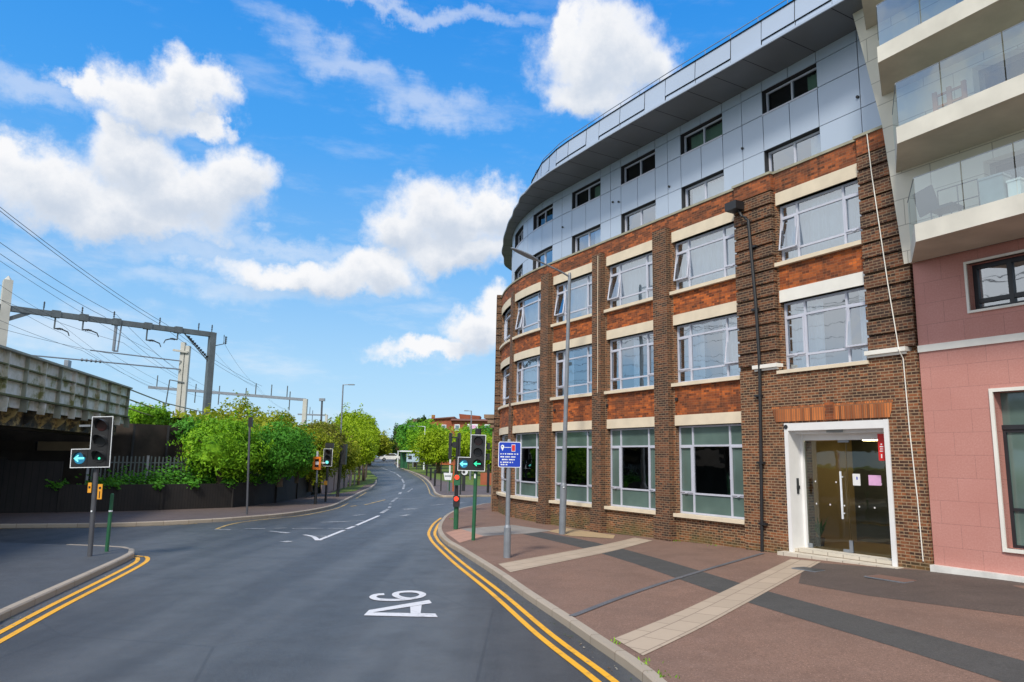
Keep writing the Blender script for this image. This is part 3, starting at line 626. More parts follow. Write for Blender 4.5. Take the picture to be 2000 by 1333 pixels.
def pface(mb, s0, s1, z0, z1, n, mi=0, flip=False):
    ss = ssplit(s0, s1)
    for a, b in zip(ss, ss[1:]):
        q = [F3(b, n, z0), F3(a, n, z0), F3(a, n, z1), F3(b, n, z1)]; uv = [(b, z0), (a, z0), (a, z1), (b, z1)]
        if flip: q.reverse(); uv.reverse()
        mb.quad(q, uv, mi)
def pbox(mb, s0, s1, z0, z1, n0, n1, mi=0):
    ss = ssplit(s0, s1)
    for a, b in zip(ss, ss[1:]):
        mb.quad([F3(b, n1, z0), F3(a, n1, z0), F3(a, n1, z1), F3(b, n1, z1)], [(b, z0), (a, z0), (a, z1), (b, z1)], mi)
        mb.quad([F3(a, n0, z0), F3(b, n0, z0), F3(b, n0, z1), F3(a, n0, z1)], [(a, z0), (b, z0), (b, z1), (a, z1)], mi)
        mb.quad([F3(a, n1, z1), F3(a, n0, z1), F3(b, n0, z1), F3(b, n1, z1)], [(a, n1), (a, n0), (b, n0), (b, n1)], mi)
        mb.quad([F3(a, n0, z0), F3(a, n1, z0), F3(b, n1, z0), F3(b, n0, z0)], [(a, n0), (a, n1), (b, n1), (b, n0)], mi)
    mb.quad([F3(s0, n1, z0), F3(s0, n0, z0), F3(s0, n0, z1), F3(s0, n1, z1)], [(n1, z0), (n0, z0), (n0, z1), (n1, z1)], mi)
    mb.quad([F3(s1, n0, z0), F3(s1, n1, z0), F3(s1, n1, z1), F3(s1, n0, z1)], [(n0, z0), (n1, z0), (n1, z1), (n0, z1)], mi)
B = thing('brick_building', 'curved brown and orange brick block with grey metal upper storeys and glass entrance', 'building', (8.35, 17.06, 0))
BAYS = [(-.1, 2.42), (3.9, 6.6), (7.45, 10.08), (10.85, 13.62), (14.42, 17.3), (17.85, 20.6), (21.9, 24.6), (25.6, 28.3)]
LV = [(1.05, 3.73, 4.05), (5.05, 6.92, 7.25), (8.02, 9.67, 10.02)]
PEND = 34.0
# wall (slots: 0 dark, 1 orange, 2 red parapet, 3 arch)
mb = MB()
edges = [-1.3]+[e for b in BAYS for e in b]+[PEND]
for i in range(0, len(edges)-1):
    a, b = edges[i], edges[i+1]; isbay = i % 2 == 1
    if not isbay: pface(mb, a, b, -.1 if b > 3.9 else 5.15, 10.02, 0, 0); continue
    k = i//2
    if k == 0:
        pface(mb, a, b, 6.92, 8.02, 0, 1); pface(mb, a, b, 9.67, 10.02, 0, 2)
    else:
        pface(mb, a, b, -.1, 1.05, 0, 0); pface(mb, a, b, 3.73, 5.05, 0, 1); pface(mb, a, b, 6.92, 8.02, 0, 1); pface(mb, a, b, 9.67, 10.02, 0, 2)
    for li, (z0, z1, zl) in enumerate(LV):
        if k == 0 and li == 0: continue
        for zz, fl in ((z0, 0), (z1, 1)):
            ss = ssplit(a, b)
            for p, q in zip(ss, ss[1:]):
                Q = [F3(p, 0, zz), F3(q, 0, zz), F3(q, -.3, zz), F3(p, -.3, zz)]; mb.quad(Q if fl == 0 else Q[::-1], [(p, 0), (q, 0), (q, .3), (p, .3)], 0)
        mb.quad([F3(a, 0, z0), F3(a, -.3, z0), F3(a, -.3, z1), F3(a, 0, z1)], [(0, z0), (.3, z0), (.3, z1), (0, z1)], 0)
        mb.quad([F3(b, -.3, z0), F3(b, 0, z0), F3(b, 0, z1), F3(b, -.3, z1)], [(0, z0), (.3, z0), (.3, z1), (0, z1)], 0)
pface(mb, -1.3, PEND, 10.02, 10.6, .015, 2)
pface(mb, -1.3, PEND, 10.02, 10.6, -.3, 2, True)
# entrance block, flush with the piers
EN = .14
pface(mb, -1.3, -.55, .0, 5.15, EN, 0); pface(mb, 2.34, 3.8, -.1, 5.15, EN, 0); pface(mb, -.55, -.1, 3.66, 5.15, EN, 0); pface(mb, -.1, 2.34, 3.66, 4.96, EN, 0)
mb.quad([F3(3.8, 0, -.1), F3(3.8, EN, -.1), F3(3.8, EN, 5.15), F3(3.8, 0, 5.15)], [(0, 0), (.14, 0), (.14, 5.15), (0, 5.15)], 0)
mb.quad([F3(-.55, EN, 0), F3(-.55, -.9, 0), F3(-.55, -.9, 3.66), F3(-.55, EN, 3.66)], [(0, 0), (1, 0), (1, 3.66), (0, 3.66)], 0)
mb.quad([F3(2.34, -.9, 0), F3(2.34, EN, 0), F3(2.34, EN, 3.66), F3(2.34, -.9, 3.66)], [(0, 0), (1, 0), (1, 3.66), (0, 3.66)], 0)
mb.quad([F3(-.55, EN, 3.66), F3(-.55, -.9, 3.66), F3(2.34, -.9, 3.66), F3(2.34, EN, 3.66)], None, 0)
mb.quad([F3(-1.3, EN, 5.15), F3(-1.3, 0, 5.15), F3(-.1, 0, 5.15), F3(-.1, EN, 5.15)], None, 0); mb.quad([F3(2.34, EN, 5.15), F3(2.34, 0, 5.15), F3(3.8, 0, 5.15), F3(3.8, EN, 5.15)], None, 0); mb.quad([F3(-.1, EN, 4.96), F3(-.1, -.2, 4.96), F3(2.34, -.2, 4.96), F3(2.34, EN, 4.96)], None, 0)
mb.quad([F3(-1.3, EN, -.1), F3(-1.3, -8, -.1), F3(-1.3, -8, 10.6), F3(-1.3, EN, 10.6)][::-1], None, 0)
wall = mb.build('wall', ['brick_dark', 'brick_orange', 'brick_red'], B)
# inner darkness: floors, back wall, partitions
mb = MB(); pface(mb, -1.2, PEND, -.05, 14.5, -3.2)
for z in (.3, 4.45, 7.55, 10.5):
    ss = ssplit(-1.2, S1)+ssplit(S1+.01, PEND)
    for a, b in zip(ss, ss[1:]): mb.quad([F3(a, -.35, z), F3(b, -.35, z), F3(b, -3.2, z), F3(a, -3.2, z)]); mb.quad([F3(a, -.35, z-.25), F3(a, -3.2, z-.25), F3(b, -3.2, z-.25), F3(b, -.35, z-.25)])
for i in range(1, len(BAYS)):
    s = (BAYS[i-1][1]+BAYS[i][0])/2
    mb.quad([F3(s, -.35, 0), F3(s, -3.2, 0), F3(s, -3.2, 10.4), F3(s, -.35, 10.4)])
mb.build('room_interior', 'interior', B)
mb = MB(); ss = ssplit(S1+.01, PEND); P = [FP(-1.3, -.5)]+[FP(s, -.5) for s in ss]; 
P2 = P+[FP(PEND, -13), FP(-1.3, -13)]
mb.quad([(x, y, 14.85) for x, y in P2])
a, b, c, d = FP(-1.3, -.5), FP(-1.3, -13), FP(PEND, -13), FP(PEND, 0)
for p, q in ((a, b), (b, c), (c, d)): mb.quad([(*p, 0), (*q, 0), (*q, 14.85), (*p, 14.85)])
mb.build('roof', 'soffit', B)
# pilasters
def pilaster(s0, s1, top, n, rust=None, matn='brick_pier', cap=True):
    m_ = MB()
    pbox(m_, s0-.05, s1+.05, -.1, .92, -.05, n+.05, 0)
    z = .92
    if rust: pbox(m_, s0, s1, .92, rust, -.05, n, 0) if rust > 1 else None; z = rust
    if rust:
        k = 0
        while z < top-.02:
            h = .375; z1 = min(z+h-.055, top); pbox(m_, s0-.02, s1+.02, z, z1, -.05, n+.035, 0); pbox(m_, s0+.02, s1-.02, z1, min(z+h, top), -.05, n-.035, 0); z += h
    else: pbox(m_, s0, s1, .92, top, -.05, n, 0)
    return m_.build('pilaster', matn, B)
for i, (s0, s1, n) in enumerate([(6.70, 7.36, .20), (10.2, 10.74, .20), (13.74, 14.32, .20), (17.36, 17.79, .08), (24.7, 25.5, .2)]): pilaster(s0, s1, 10.2, n)
pilaster(20.75, 21.7, 10.75, .24, 1.2)
# rusticated piers either side of the end bay (above the string course)
for s0, s1 in ((2.48, 3.82), (-1.3, -.16)):
    m_ = MB(); z = 5.27
    while z < 10.0:
        pbox(m_, s0, s1, z, z+.315, -.02, .16, 0); pbox(m_, s0+.03, s1-.03, z+.315, z+.375, -.02, .085, 0); z += .375
    pbox(m_, s0, s1, z, 10.6, -.02, .13, 1)
    m_.build('pier', ['brick_pier', 'brick_red'], B)
# coping
m_ = MB()
for s0, s1, n in ((-1.33, -.1, .17), (-.1, 2.46, .05), (2.46, 3.86, .17), (3.86, S1, .05), (S1, PEND, .05)): pbox(m_, s0, s1, 10.6, 10.67, -.5, n)
m_.build('coping', simple('coping', (.34, .33, .25), .8, 0, .2, 3), B)
# string course
for s0, s1 in ((2.42, 3.25), (-1.12, -.12)):
    m_ = MB(); pbox(m_, s0, s1, 5.16, 5.26, .0, .26); pbox(m_, s0+.03, s1-.03, 5.10, 5.16, .0, .20)
    m_.build('string_course', 'stone_white', B)
# ---- windows
def gframe(m_, s0, s1, z0, z1, cols, rows, n0, n1, t=.055, open_=None):
    sp = [s0+(s1-s0)*c for c in cols]; zp_ = [z0+(z1-z0)*c for c in rows]
    for i, s in enumerate(sp):
        w0 = t*.5 if 0 < i < len(sp)-1 else t
        a = s if i == 0 else s-w0; b = s+w0 if i < len(sp)-1 else s
        if i == 0: b = s+t
        if i == len(sp)-1: a = s-t
        pbox(m_, a, b, z0, z1, n0, n1)
    for i, z in enumerate(zp_):
        a = z if i == 0 else z-t*.5; b = z+t*.5 if i < len(zp_)-1 else z
        if i == 0: b = z+t
        if i == len(zp_)-1: a = z-t
        for p, q in zip(sp, sp[1:]): pbox(m_, p+t*.5, q-t*.5, a, b, n0+.004, n1-.006)
    return sp, zp_
COLS, ROWS = (0, .22, .78, 1), (0, .21, .79, 1)
for bi, (s0, s1) in enumerate(BAYS):
    for li, (z0, z1, zl) in enumerate(LV):
        if bi == 0 and li == 0: continue
        m_ = MB(); nf0, nf1 = -.20, -.13
        cols = COLS if bi != 0 or li == 2 else (0, .25, .74, 1)
        sp, zz = gframe(m_, s0+.01, s1-.01, z0+.01, z1-.01, cols, ROWS if li else (0, .23, .77, 1), nf0, nf1)
        for ci in (0, 2):   # side casements
            a, b = sp[ci]+.03, sp[ci+1]-.03
            for (p, q, r, t) in ((a, b, zz[1]+.02, zz[1]+.065), (a, b, zz[2]-.065, zz[2]-.02), (a, a+.045, zz[1]+.066, zz[2]-.066), (b-.045, b, zz[1]+.066, zz[2]-.066)): pbox(m_, p, q, r, t, nf1-.02, nf1+.02)
            pbox(m_, (a+b)/2-.05, (a+b)/2+.05, zz[1]-.005, zz[1]+.018, nf1+.004, nf1+.035)
        win = m_.build('window', 'frame', B)
        g = MB(); opened = (bi, li) in ((1, 2), (1, 1), (3, 2), (0, 2), (0, 1), (4, 2), (2, 2))
        for ci in range(3):
            for ri in range(3):
                film = li == 0 and not (ci == 1 and ri == 1)
                dn = 0
                if opened and ri == 1 and ci == (0 if bi in (1, 0, 2) and li == 1 else 2): dn = .14
                q = [F3(sp[ci+1], -.165, zz[ri]), F3(sp[ci], -.165, zz[ri]), F3(sp[ci], -.165, zz[ri+1]), F3(sp[ci+1], -.165, zz[ri+1])]
                if dn:   # top-hung light pushed open at the foot
                    q[0] = F3(sp[ci+1], -.165+dn, zz[ri]+.03); q[1] = F3(sp[ci], -.165+dn, zz[ri]+.03)
                j = rnd.uniform(-.004, .004); q[0] = (q[0][0]+j, q[0][1], q[0][2])
                g.quad(q, None, 1 if film else (2 if li == 0 else 0))
                if dn:
                    pa = [Vector(v) for v in q]
                    for u, v in ((0, 1), (1, 2), (2, 3), (3, 0)): g.beam(pa[u], pa[v], .05, .04, 3)
        g.build('pane', ['glass_up', 'film', 'glass_dark', 'frame'], win)
        m_ = MB(); pbox(m_, s0-.06, s1+.06, z0-(.085 if bi == 0 and li == 1 else .10), z0+.005, -.28, .20 if bi == 0 and li == 1 else .11); m_.build('sill', 'stone', win)
        m_ = MB(); pbox(m_, s0-.005, s1+.005, z1, zl, -.28, .03)
        m_.build('lintel', 'stone_white' if (bi == 0 and li == 1) else 'stone', win)
        if li:   # net curtains
            c = MB(); r2 = random.Random(bi*7+li); segs = []
            kind = (bi*3+li) % 4
            if (bi, li) in ((2, 2), (3, 2), (1, 2), (4, 2), (0, 2)): segs = [(0, 1)]
            elif (bi, li) == (1, 1): segs = [(0, .38), (.66, 1)]
            elif (bi, li) == (0, 1): segs = [(0, .2), (.60, 1)]
            elif (bi, li) == (2, 1): segs = [(0, .22), (.45, .62)]
            elif (bi, li) == (3, 1): segs = [(.1, .3), (.68, .95)]
            else: segs = [(0, .9)]
            for a, b in segs:
                c = MB(); n = int((b-a)*(s1-s0)/.045)+2; pts = []
                for k in range(n):
                    s = s0+(s1-s0)*(a+(b-a)*k/(n-1)); pts.append((s, -.42+.035*sin(k*1.9+r2.random()*.9)))
                for (sa, na), (sb, nb_) in zip(pts, pts[1:]):
                    c.quad([F3(sb, nb_, z0+.03), F3(sa, na, z0+.03), F3(sa, na, z1-.02), F3(sb, nb_, z1-.02)], None, 0)
                c.build('curtain', 'curtain', win)
        else:   # blinds drawn behind the upper lights
            c = MB(); pbox(c, s0+.05, s1-.05, z1-.62, z1-.02, -.40, -.38); c.build('blind', 'curtain_g', win)
# entrance: white frame, lobby, glass doors
m_ = MB()
pbox(m_, -.545, -.43, .3, 3.655, -.40, .17); pbox(m_, 2.22, 2.335, .25, 3.655, -.40, .17); pbox(m_, -.43, 2.22, 3.46, 3.65, -.05, .165)
pbox(m_, -.43, 2.22, 3.38, 3.46, -.40, -.05); pbox(m_, -.43, -.24, .50, 3.38, -.42, -.33); pbox(m_, 2.16, 2.22, .50, 3.38, -.42, -.30); pbox(m_, -.24, 2.16, 3.22, 3.38, -.42, -.33)
fr = m_.build('door_frame', 'white', B)
for a, b in ((-.235, .945), (.965, 2.155)):
    m_ = MB(); pbox(m_, a, b, .53, 3.20, -.385, -.372); m_.build('glass_door', 'glass_door', fr)
m_ = MB(); pbox(m_, 1.06, 1.095, 1.30, 2.45, -.31, -.275); pbox(m_, 1.065, 1.09, 1.42, 1.45, -.372, -.31); pbox(m_, 1.065, 1.09, 2.30, 2.33, -.372, -.31); m_.build('handle', 'signwhite', fr)
for q in ((.89, .98, .51, .80), (.982, 1.15, .51, .58), (2.03, 2.155, .51, .62), (.85, 1.15, 3.16, 3.215)):
    m_ = MB(); pbox(m_, *q, -.40, -.35); m_.build('hinge_plate', 'steel', fr)
for k in range(12):
    for z in (1.62, 2.18):
        if z < 2 and k % 2 == 0 or z > 2 and k % 3 == 1: m_ = MB(); pbox(m_, -.15+k*.2, -.115+k*.2, z-.018, z+.018, -.371, -.368); m_.build('safety_dot', 'white', fr)
m_ = MB(); pbox(m_, .60, .80, 2.12, 2.40, -.371, -.366); m_.build('notice', 'white', fr)
m_ = MB(); pbox(m_, .665, .70, 2.26, 2.33, -.366, -.364); m_.build('mark', 'bluesign', fr)
m_ = MB(); pbox(m_, .06, .38, 2.14, 2.38, -.371, -.366); m_.build('notice', 'pinkpaper', fr)
m_ = MB(); pbox(m_, -.29, -.10, 2.72, 3.34, -.10, -.085); sg = m_.build('red_sign', 'red', fr)
for z, h, a, b in ((3.08, .035, -.205, -.17), (3.03, .025, -.23, -.145), (2.98, .018, -.225, -.15), (2.93, .018, -.22, -.14), (2.78, .09, -.19, -.165)): m_ = MB(); pbox(m_, a, b, z, z+h, -.085, -.081); m_.build('lettering', 'signwhite', fr)
m_ = MB(); pbox(m_, 2.205, 2.221, 1.85, 2.25, -.16, -.08); pbox(m_, 2.190, 2.205, 1.98, 2.06, -.18, -.06); m_.build('entry_panel', 'charcoal', fr)
m_ = MB(); m_.tube([F3(2.27, .17, 3.56), F3(2.27, .19, 3.56)], .055, 12); m_.build('camera_dome', 'black', fr)
m_ = MB(); pbox(m_, .75, 1.2, 3.40, 3.455, -.02, -.0); m_.build('door_sensor', 'plastic_grey', fr)
m_ = MB()
pbox(m_, -.62, 2.42, .28, .505, -.42, .10); pbox(m_, -.7, 2.5, .28, .408, .10, .42); m_.build('threshold_step', slabmat('threshold_stone', (.66, .60, .50), (.60, .55, .46), .42, .42), B)
m_ = MB()   # lobby shell
for q, mi in (([F3(-.9, -.43, .50), F3(2.75, -.43, .50), F3(2.75, -5.5, .50), F3(-.9, -5.5, .50)], 1), ([F3(-.9, -5.5, .3), F3(2.75, -5.5, .3), F3(2.75, -5.5, 3.4), F3(-.9, -5.5, 3.4)], 0),
              ([F3(2.75, -.43, .3), F3(2.75, -5.5, .3), F3(2.75, -5.5, 3.4), F3(2.75, -.43, 3.4)], 2), ([F3(-.9, -.43, .3), F3(-.9, -5.5, .3), F3(-.9, -5.5, 3.4), F3(-.9, -.43, 3.4)], 0),
              ([F3(-.9, -.43, 3.32), F3(2.75, -.43, 3.32), F3(2.75, -5.5, 3.32), F3(-.9, -5.5, 3.32)], 0)): m_.quad(q, None, mi)
m_.build('lobby', ['interior', 'tan', 'lobbywall'], B)
m_ = MB()
for n in (-2.0, -2.9): pbox(m_, .9, 1.5, 3.25, 3.30, n-.12, n+.12)
m_.build('ceiling_lamp', 'lamplit', B)
# flat arch over the door
m_ = MB()
m_.quad([F3(2.72, EN+.02, 4.09), F3(2.62, EN+.02, 3.70), F3(1.08, EN+.02, 3.70), F3(1.08, EN+.02, 4.09)], [(2.72, 4.05), (2.62, 3.7), (1.08, 3.7), (1.08, 4.05)])
m_.quad([F3(.84, EN+.02, 4.09), F3(.84, EN+.02, 3.70), F3(-.60, EN+.02, 3.70), F3(-.70, EN+.02, 4.09)], [(.84, 4.05), (.84, 3.7), (-.6, 3.7), (-.7, 4.05)])
for a, b, c, d in (((2.62, 3.70), (-.60, 3.70), 0, 0), ((2.72, 4.09), (-.70, 4.09), 0, 0)): m_.quad([F3(a[0], EN-.02, a[1]), F3(b[0], EN-.02, b[1]), F3(b[0], EN+.02, b[1]), F3(a[0], EN+.02, a[1])])
m_.build('brick_arch', 'brick_arch', B)
m_ = MB(); pbox(m_, .84, 1.08, 3.68, 4.13, EN-.02, EN+.045); m_.build('keystone', 'brick_red', B)
# rainwater pipe with hopper, cable, small fixtures
m_ = MB(); m_.tube([F3(3.28, .26, 9.5), F3(3.2, .25, 9.42), F3(3.05, .24, 7), F3(3.0, .24, 5.4), F3(3.02, .22, 5.0), F3(3.15, .2, 1.1), F3(3.18, .2, .28)], .045, 10)
for z in (8.6, 6.8, 4.4, 2.6, 1.0): pbox(m_, 3.0, 3.22, z, z+.06, .1, .25)
pipe = m_.build('drainpipe', 'black', B)
m_ = MB(); c = F3(3.6, .36, 9.93); m_.box(c, (.42, .34, .24), atan2(T0.y, T0.x), 0); m_.tube([F3(3.5, .3, 9.8), F3(3.4, .28, 9.6), F3(3.26, .26, 9.52)], .035, 8); m_.build('floodlight', 'black', B)
m_ = MB(); m_.tube([F3(-.50, .19, 10.58), F3(-.55, .19, 9.6), F3(-.66, .2, 8.3), F3(-.78, .2, 6.8), F3(-.92, .2, 5.4), F3(-.98, .28, 5.2), F3(-1.0, .16, 5.0), F3(-1.03, .155, 3.4), F3(-1.1, .155, 1.9), F3(-1.13, .155, .6)], .013, 5); m_.build('cable', 'stone_white', B)
m_ = MB(); m_.tube([F3(10.35, .215, 10.1), F3(10.37, .215, 8), F3(10.36, .215, 6), F3(10.38, .215, 5)], .012, 5); m_.build('cable', 'stone', B)
m_ = MB(); pbox(m_, 10.95, 11.07, .55, .80, 0, .03); m_.build('yellow_plate', simple('yellow_plate', (.75, .65, .28), .6), B)
for i in range(1, 5): m_ = MB(); pbox(m_, BAYS[i][0]+2.62-.06 if i < 4 else 17.35, BAYS[i][0]+2.62+.04 if i < 4 else 17.45, 4.5, 4.6, -.01, .05); m_.build('vent', 'black', B)
# ---- grey metal storeys
CN = -.5
CW = [(1.28, 3.16), (4.75, 6.63), (7.92, 9.83), (11.10, 13.04), (14.5, 16.4), (17.8, 19.7), (21.1, 23.0), (24.4, 26.3)]
m_ = MB(); 
# backing wall with window openings
ce = [-1.2]+[e for b in CW for e in b]+[PEND]
for i in range(len(ce)-1):
    a, b = ce[i], ce[i+1]
    if i % 2 == 0: pface(m_, a, b, 10.6, 13.9, CN)
    else:
        pface(m_, a, b, 11.67, 12.80, CN); pface(m_, a, b, 13.55, 13.9, CN); pface(m_, a, b, 10.6, 10.88, CN)
        for z0, z1 in ((10.88, 11.67), (12.80, 13.55)):
            for zz, r in ((z0, 0), (z1, 1)):
                sss = ssplit(a, b)
                for p, q in zip(sss, sss[1:]): m_.quad([F3(p, CN+.02, zz), F3(q, CN+.02, zz), F3(q, CN-.3, zz), F3(p, CN-.3, zz)])
            for s in (a, b): m_.quad([F3(s, CN+.02, z0), F3(s, CN-.3, z0), F3(s, CN-.3, z1), F3(s, CN+.02, z1)])
m_.build('cladding_backing', 'gap', B)
m_ = MB(); G = .012
sl = [-1.2]
for i in range(len(CW)):
    a, b = CW[i]; prev = sl[-1]; m = (prev+a)/2
    sl += [m, a, (a+b)/2, b]
sl += [CW[-1][1]+1.5, CW[-1][1]+3.2, PEND]
zl_ = [10.62, 11.67, 12.80, 13.55, 13.88]
for i in range(len(sl)-1):
    a, b = sl[i], sl[i+1]; mid = (a+b)/2; inw = any(p < mid < q for p, q in CW)
    zs = [(11.67, 12.80), (13.55, 13.88)] if inw else [(10.62, 11.67), (11.67, 12.80), (12.80, 13.55), (13.55, 13.88)]
    for z0, z1 in zs:
        j = rnd.uniform(0, .006); pbox(m_, a+G, b-G, z0+G*.8, z1-G*.8, CN+.002, CN+.03+j)
m_.build('cladding', 'clad', B)
for bi, (s0, s1) in enumerate(CW):
    for li, (z0, z1) in enumerate(((10.88, 11.67), (12.80, 13.55))):
        m_ = MB(); sp, zz = gframe(m_, s0+.04, s1-.02, z0+.02, z1-.02, (0, .5, 1), (0, 1), CN-.20, CN-.13, .05)
        pbox(m_, s0, s1, z0-.03, z0+.018, CN-.2, CN+.05)
        win = m_.build('window', 'frame', B)
        g = MB()
        for ci in (0, 1): g.quad([F3(sp[ci+1], CN-.17, z0), F3(sp[ci], CN-.17, z0), F3(sp[ci], CN-.17, z1), F3(sp[ci+1], CN-.17, z1)])
        g.build('pane', 'glass_clad' if li else 'glass_up', win)
        if (bi+li) % 3 != (0 if li else 9):
            c = MB(); k0, k1 = [(0, .3), (.05, .95), (.0, .25), (.1, .45)][bi % 4]; n = int((k1-k0)*(s1-s0)/.05)+3
            pts = [(s0+(s1-s0)*(k0+(k1-k0)*k/(n-1)), CN-.36+.03*sin(k*2.1)) for k in range(n)]
            for (sa, na), (sb, nb_) in zip(pts, pts[1:]): c.quad([F3(sb, nb_, z0), F3(sa, na, z0), F3(sa, na, z1-.05), F3(sb, nb_, z1-.05)])
            c.build('curtain', 'curtain_g' if li else 'curtain', win)
for s, z in ((.1, 12.0), (3.95, 12.05), (7.2, 11.9), (10.3, 12.3), (9.95, 12.2), (13.7, 12.25)): m_ = MB(); m_.tube([F3(s, CN+.03, z), F3(s, CN+.08, z)], .04, 8); m_.build('vent', 'black', B)
# eave: soffit panels, edge, roof band and rail
OFF = [(-1.4, .88), (0, .93), (3, 1.0), (6, 1.10), (9, 1.14), (12, 1.12), (13.6, 1.03), (15, .74), (16.5, .36), (18, .10), (20, -.02), (22, .02), (24.4, .32), (26.8, .8), (34, 1.2)]
def eoff(s):
    for (a, x), (b, y) in zip(OFF, OFF[1:]):
        if s <= b:
            t = max(0, (s-a)/(b-a)); t = t*t*(3-2*t) if s > 12 else t; return x+(y-x)*t
    return OFF[-1][1]
m_ = MB(); e_ = MB(); jn = MB()
es = []; s = -1.25; k = 0
pj = [-1.25, -.2, 1.28, 2.6, 3.7, 4.75, 6.2, 7.4, 8.6, 9.9, 11.1, 12.2, 13.2, 14.1, 15.0, 15.9, 16.8, 17.7, 18.6, 19.5, 20.5, 21.5, 22.5, 23.5, 24.5, 25.5, 26.5, 28, 30, 32, 34]
for a, b in zip(pj, pj[1:]):
    a1_, b1_ = a+.012, b-.012
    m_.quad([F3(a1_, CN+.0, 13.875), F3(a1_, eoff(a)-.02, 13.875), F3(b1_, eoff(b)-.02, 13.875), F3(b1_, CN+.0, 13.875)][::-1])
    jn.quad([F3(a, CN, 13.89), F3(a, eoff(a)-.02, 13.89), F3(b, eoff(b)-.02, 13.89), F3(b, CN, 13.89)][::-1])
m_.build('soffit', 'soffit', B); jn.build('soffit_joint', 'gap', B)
n = 110; S = [-1.25+(PEND+1.25)*i/n for i in range(n+1)]
prof = [(-.03, 13.86), (0, 13.865), (.0, 13.93), (-.07, 13.98), (-.24, 14.04)]
for a, b in zip(S, S[1:]):
    for (d0, z0), (d1, z1) in zip(prof, prof[1:]):
        e_.quad([F3(b, eoff(b)+d0, z0), F3(a, eoff(a)+d0, z0), F3(a, eoff(a)+d1, z1), F3(b, eoff(b)+d1, z1)], None, 0, True)
e_.build('eave_edge', 'clad', B)
m_ = MB(); k_ = MB(); bj = [-1.25, -.1, 1.0, 2.1, 3.2, 4.6, 5.9, 6.9, 8.2, 9.4, 10.2, 11.4, 12.3, 13.0, 13.8, 14.6, 15.6, 16.6, 17.6, 19, 21, 23, 25, 27, 29, 31, 34]
def bo(s): return eoff(s)-.24-(max(0, s-12)*.10 if s < 18 else .6)
for i, (a, b) in enumerate(zip(bj, bj[1:])):
    for zz0, zz1 in (((14.04, 14.25), (14.25, 14.86)) if i % 3 else ((14.04, 14.86),)):
        q = [F3(b-.012, bo(b), zz0+.01), F3(a+.012, bo(a), zz0+.01), F3(a+.012, bo(a)-.04, zz1-.01), F3(b-.012, bo(b)-.04, zz1-.01)]; m_.quad(q)
    k_.quad([F3(b, bo(b)-.03, 14.03), F3(a, bo(a)-.03, 14.03), F3(a, bo(a)-.07, 14.87), F3(b, bo(b)-.07, 14.87)]); k_.quad([F3(a, bo(a)-.0, 14.87), F3(a, -.8, 14.89), F3(b, -.8, 14.89), F3(b, bo(b)-.0, 14.87)][::-1])
    k_.quad([F3(b, eoff(b)-.2, 14.03), F3(a, eoff(a)-.2, 14.03), F3(a, bo(a)-.05, 14.05), F3(b, bo(b)-.05, 14.05)])
m_.build('roof_band', 'clad', B); k_.build('roof_band_joint', 'gap', B)
m_ = MB(); m_.tube([F3(s, bo(s)-.15, 15.12) for s in S if s < 17], .014, 5)
for s in range(-1, 17): m_.tube([F3(s+.3, bo(s+.3)-.15, 14.86), F3(s+.3, bo(s+.3)-.15, 15.12)], .011, 5)
m_.build('roof_rail', 'steel', B)
# side door surround at the far corner
m_ = MB()
pbox(m_, 22.9, 23.3, 0, 4.2, 0, .42, 0); pbox(m_, 22.7, 24.5, 4.20, 4.42, -.1, .50, 0); pbox(m_, 22.62, 24.58, 4.42, 4.66, -.1, .66, 0); pbox(m_, 22.55, 24.65, 4.66, 4.86, -.1, .84, 0)
m_.build('porch', simple('brown_stone', (.26, .17, .11), .8, 0, .2, 2), B)
# ---------------------------------------------------------------- pink stone and concrete apartment building
A = thing('apartment_building', 'pink stone clad building with pale concrete balconies at the right edge', 'building', (9.0, 15.9, 0))
m_ = MB(); PN = .1; SL = -9.0
def hole_wall(m_, s0, s1, z0, z1, n, holes, mi=0):
    sx_ = sorted({s0, s1}|{h[0] for h in holes}|{h[1] for h in holes}); zx = sorted({z0, z1}|{h[2] for h in holes}|{h[3] for h in holes})
    for a, b in zip(sx_, sx_[1:]):
        for c, d in zip(zx, zx[1:]):
            ms_, mz = (a+b)/2, (c+d)/2
            if any(h[0] < ms_ < h[1] and h[2] < mz < h[3] for h in holes): continue
            pface(m_, a, b, c, d, n, mi)
    for h in holes:
        for q in ([F3(h[0], n, h[2]), F3(h[1], n, h[2]), F3(h[1], n-.5, h[2]), F3(h[0], n-.5, h[2])], [F3(h[0], n, h[3]), F3(h[0], n-.5, h[3]), F3(h[1], n-.5, h[3]), F3(h[1], n, h[3])],
                  [F3(h[0], n, h[2]), F3(h[0], n-.5, h[2]), F3(h[0], n-.5, h[3]), F3(h[0], n, h[3])], [F3(h[1], n, h[2]), F3(h[1], n, h[3]), F3(h[1], n-.5, h[3]), F3(h[1], n-.5, h[2])]): m_.quad(q, None, mi)
HL = [(-4.6, -2.50, 5.85, 6.86), (-4.4, -2.80, 1.05, 4.12)]
hole_wall(m_, SL, -1.335, .1, 7.15, PN, HL)
m_.quad([F3(-1.335, PN, .1), F3(-1.335, -.4, .1), F3(-1.335, -.4, 7.15), F3(-1.335, PN, 7.15)][::-1])
m_.build('wall', 'pinkstone', A)
m_ = MB(); pbox(m_, SL, -1.33, 5.10, 5.25, PN-.01, PN+.035); m_.build('stone_band', 'stone_white', A)
m_ = MB(); pbox(m_, SL, -1.33, .42, .56, PN-.01, PN+.16); m_.build('plinth', 'marble', A)
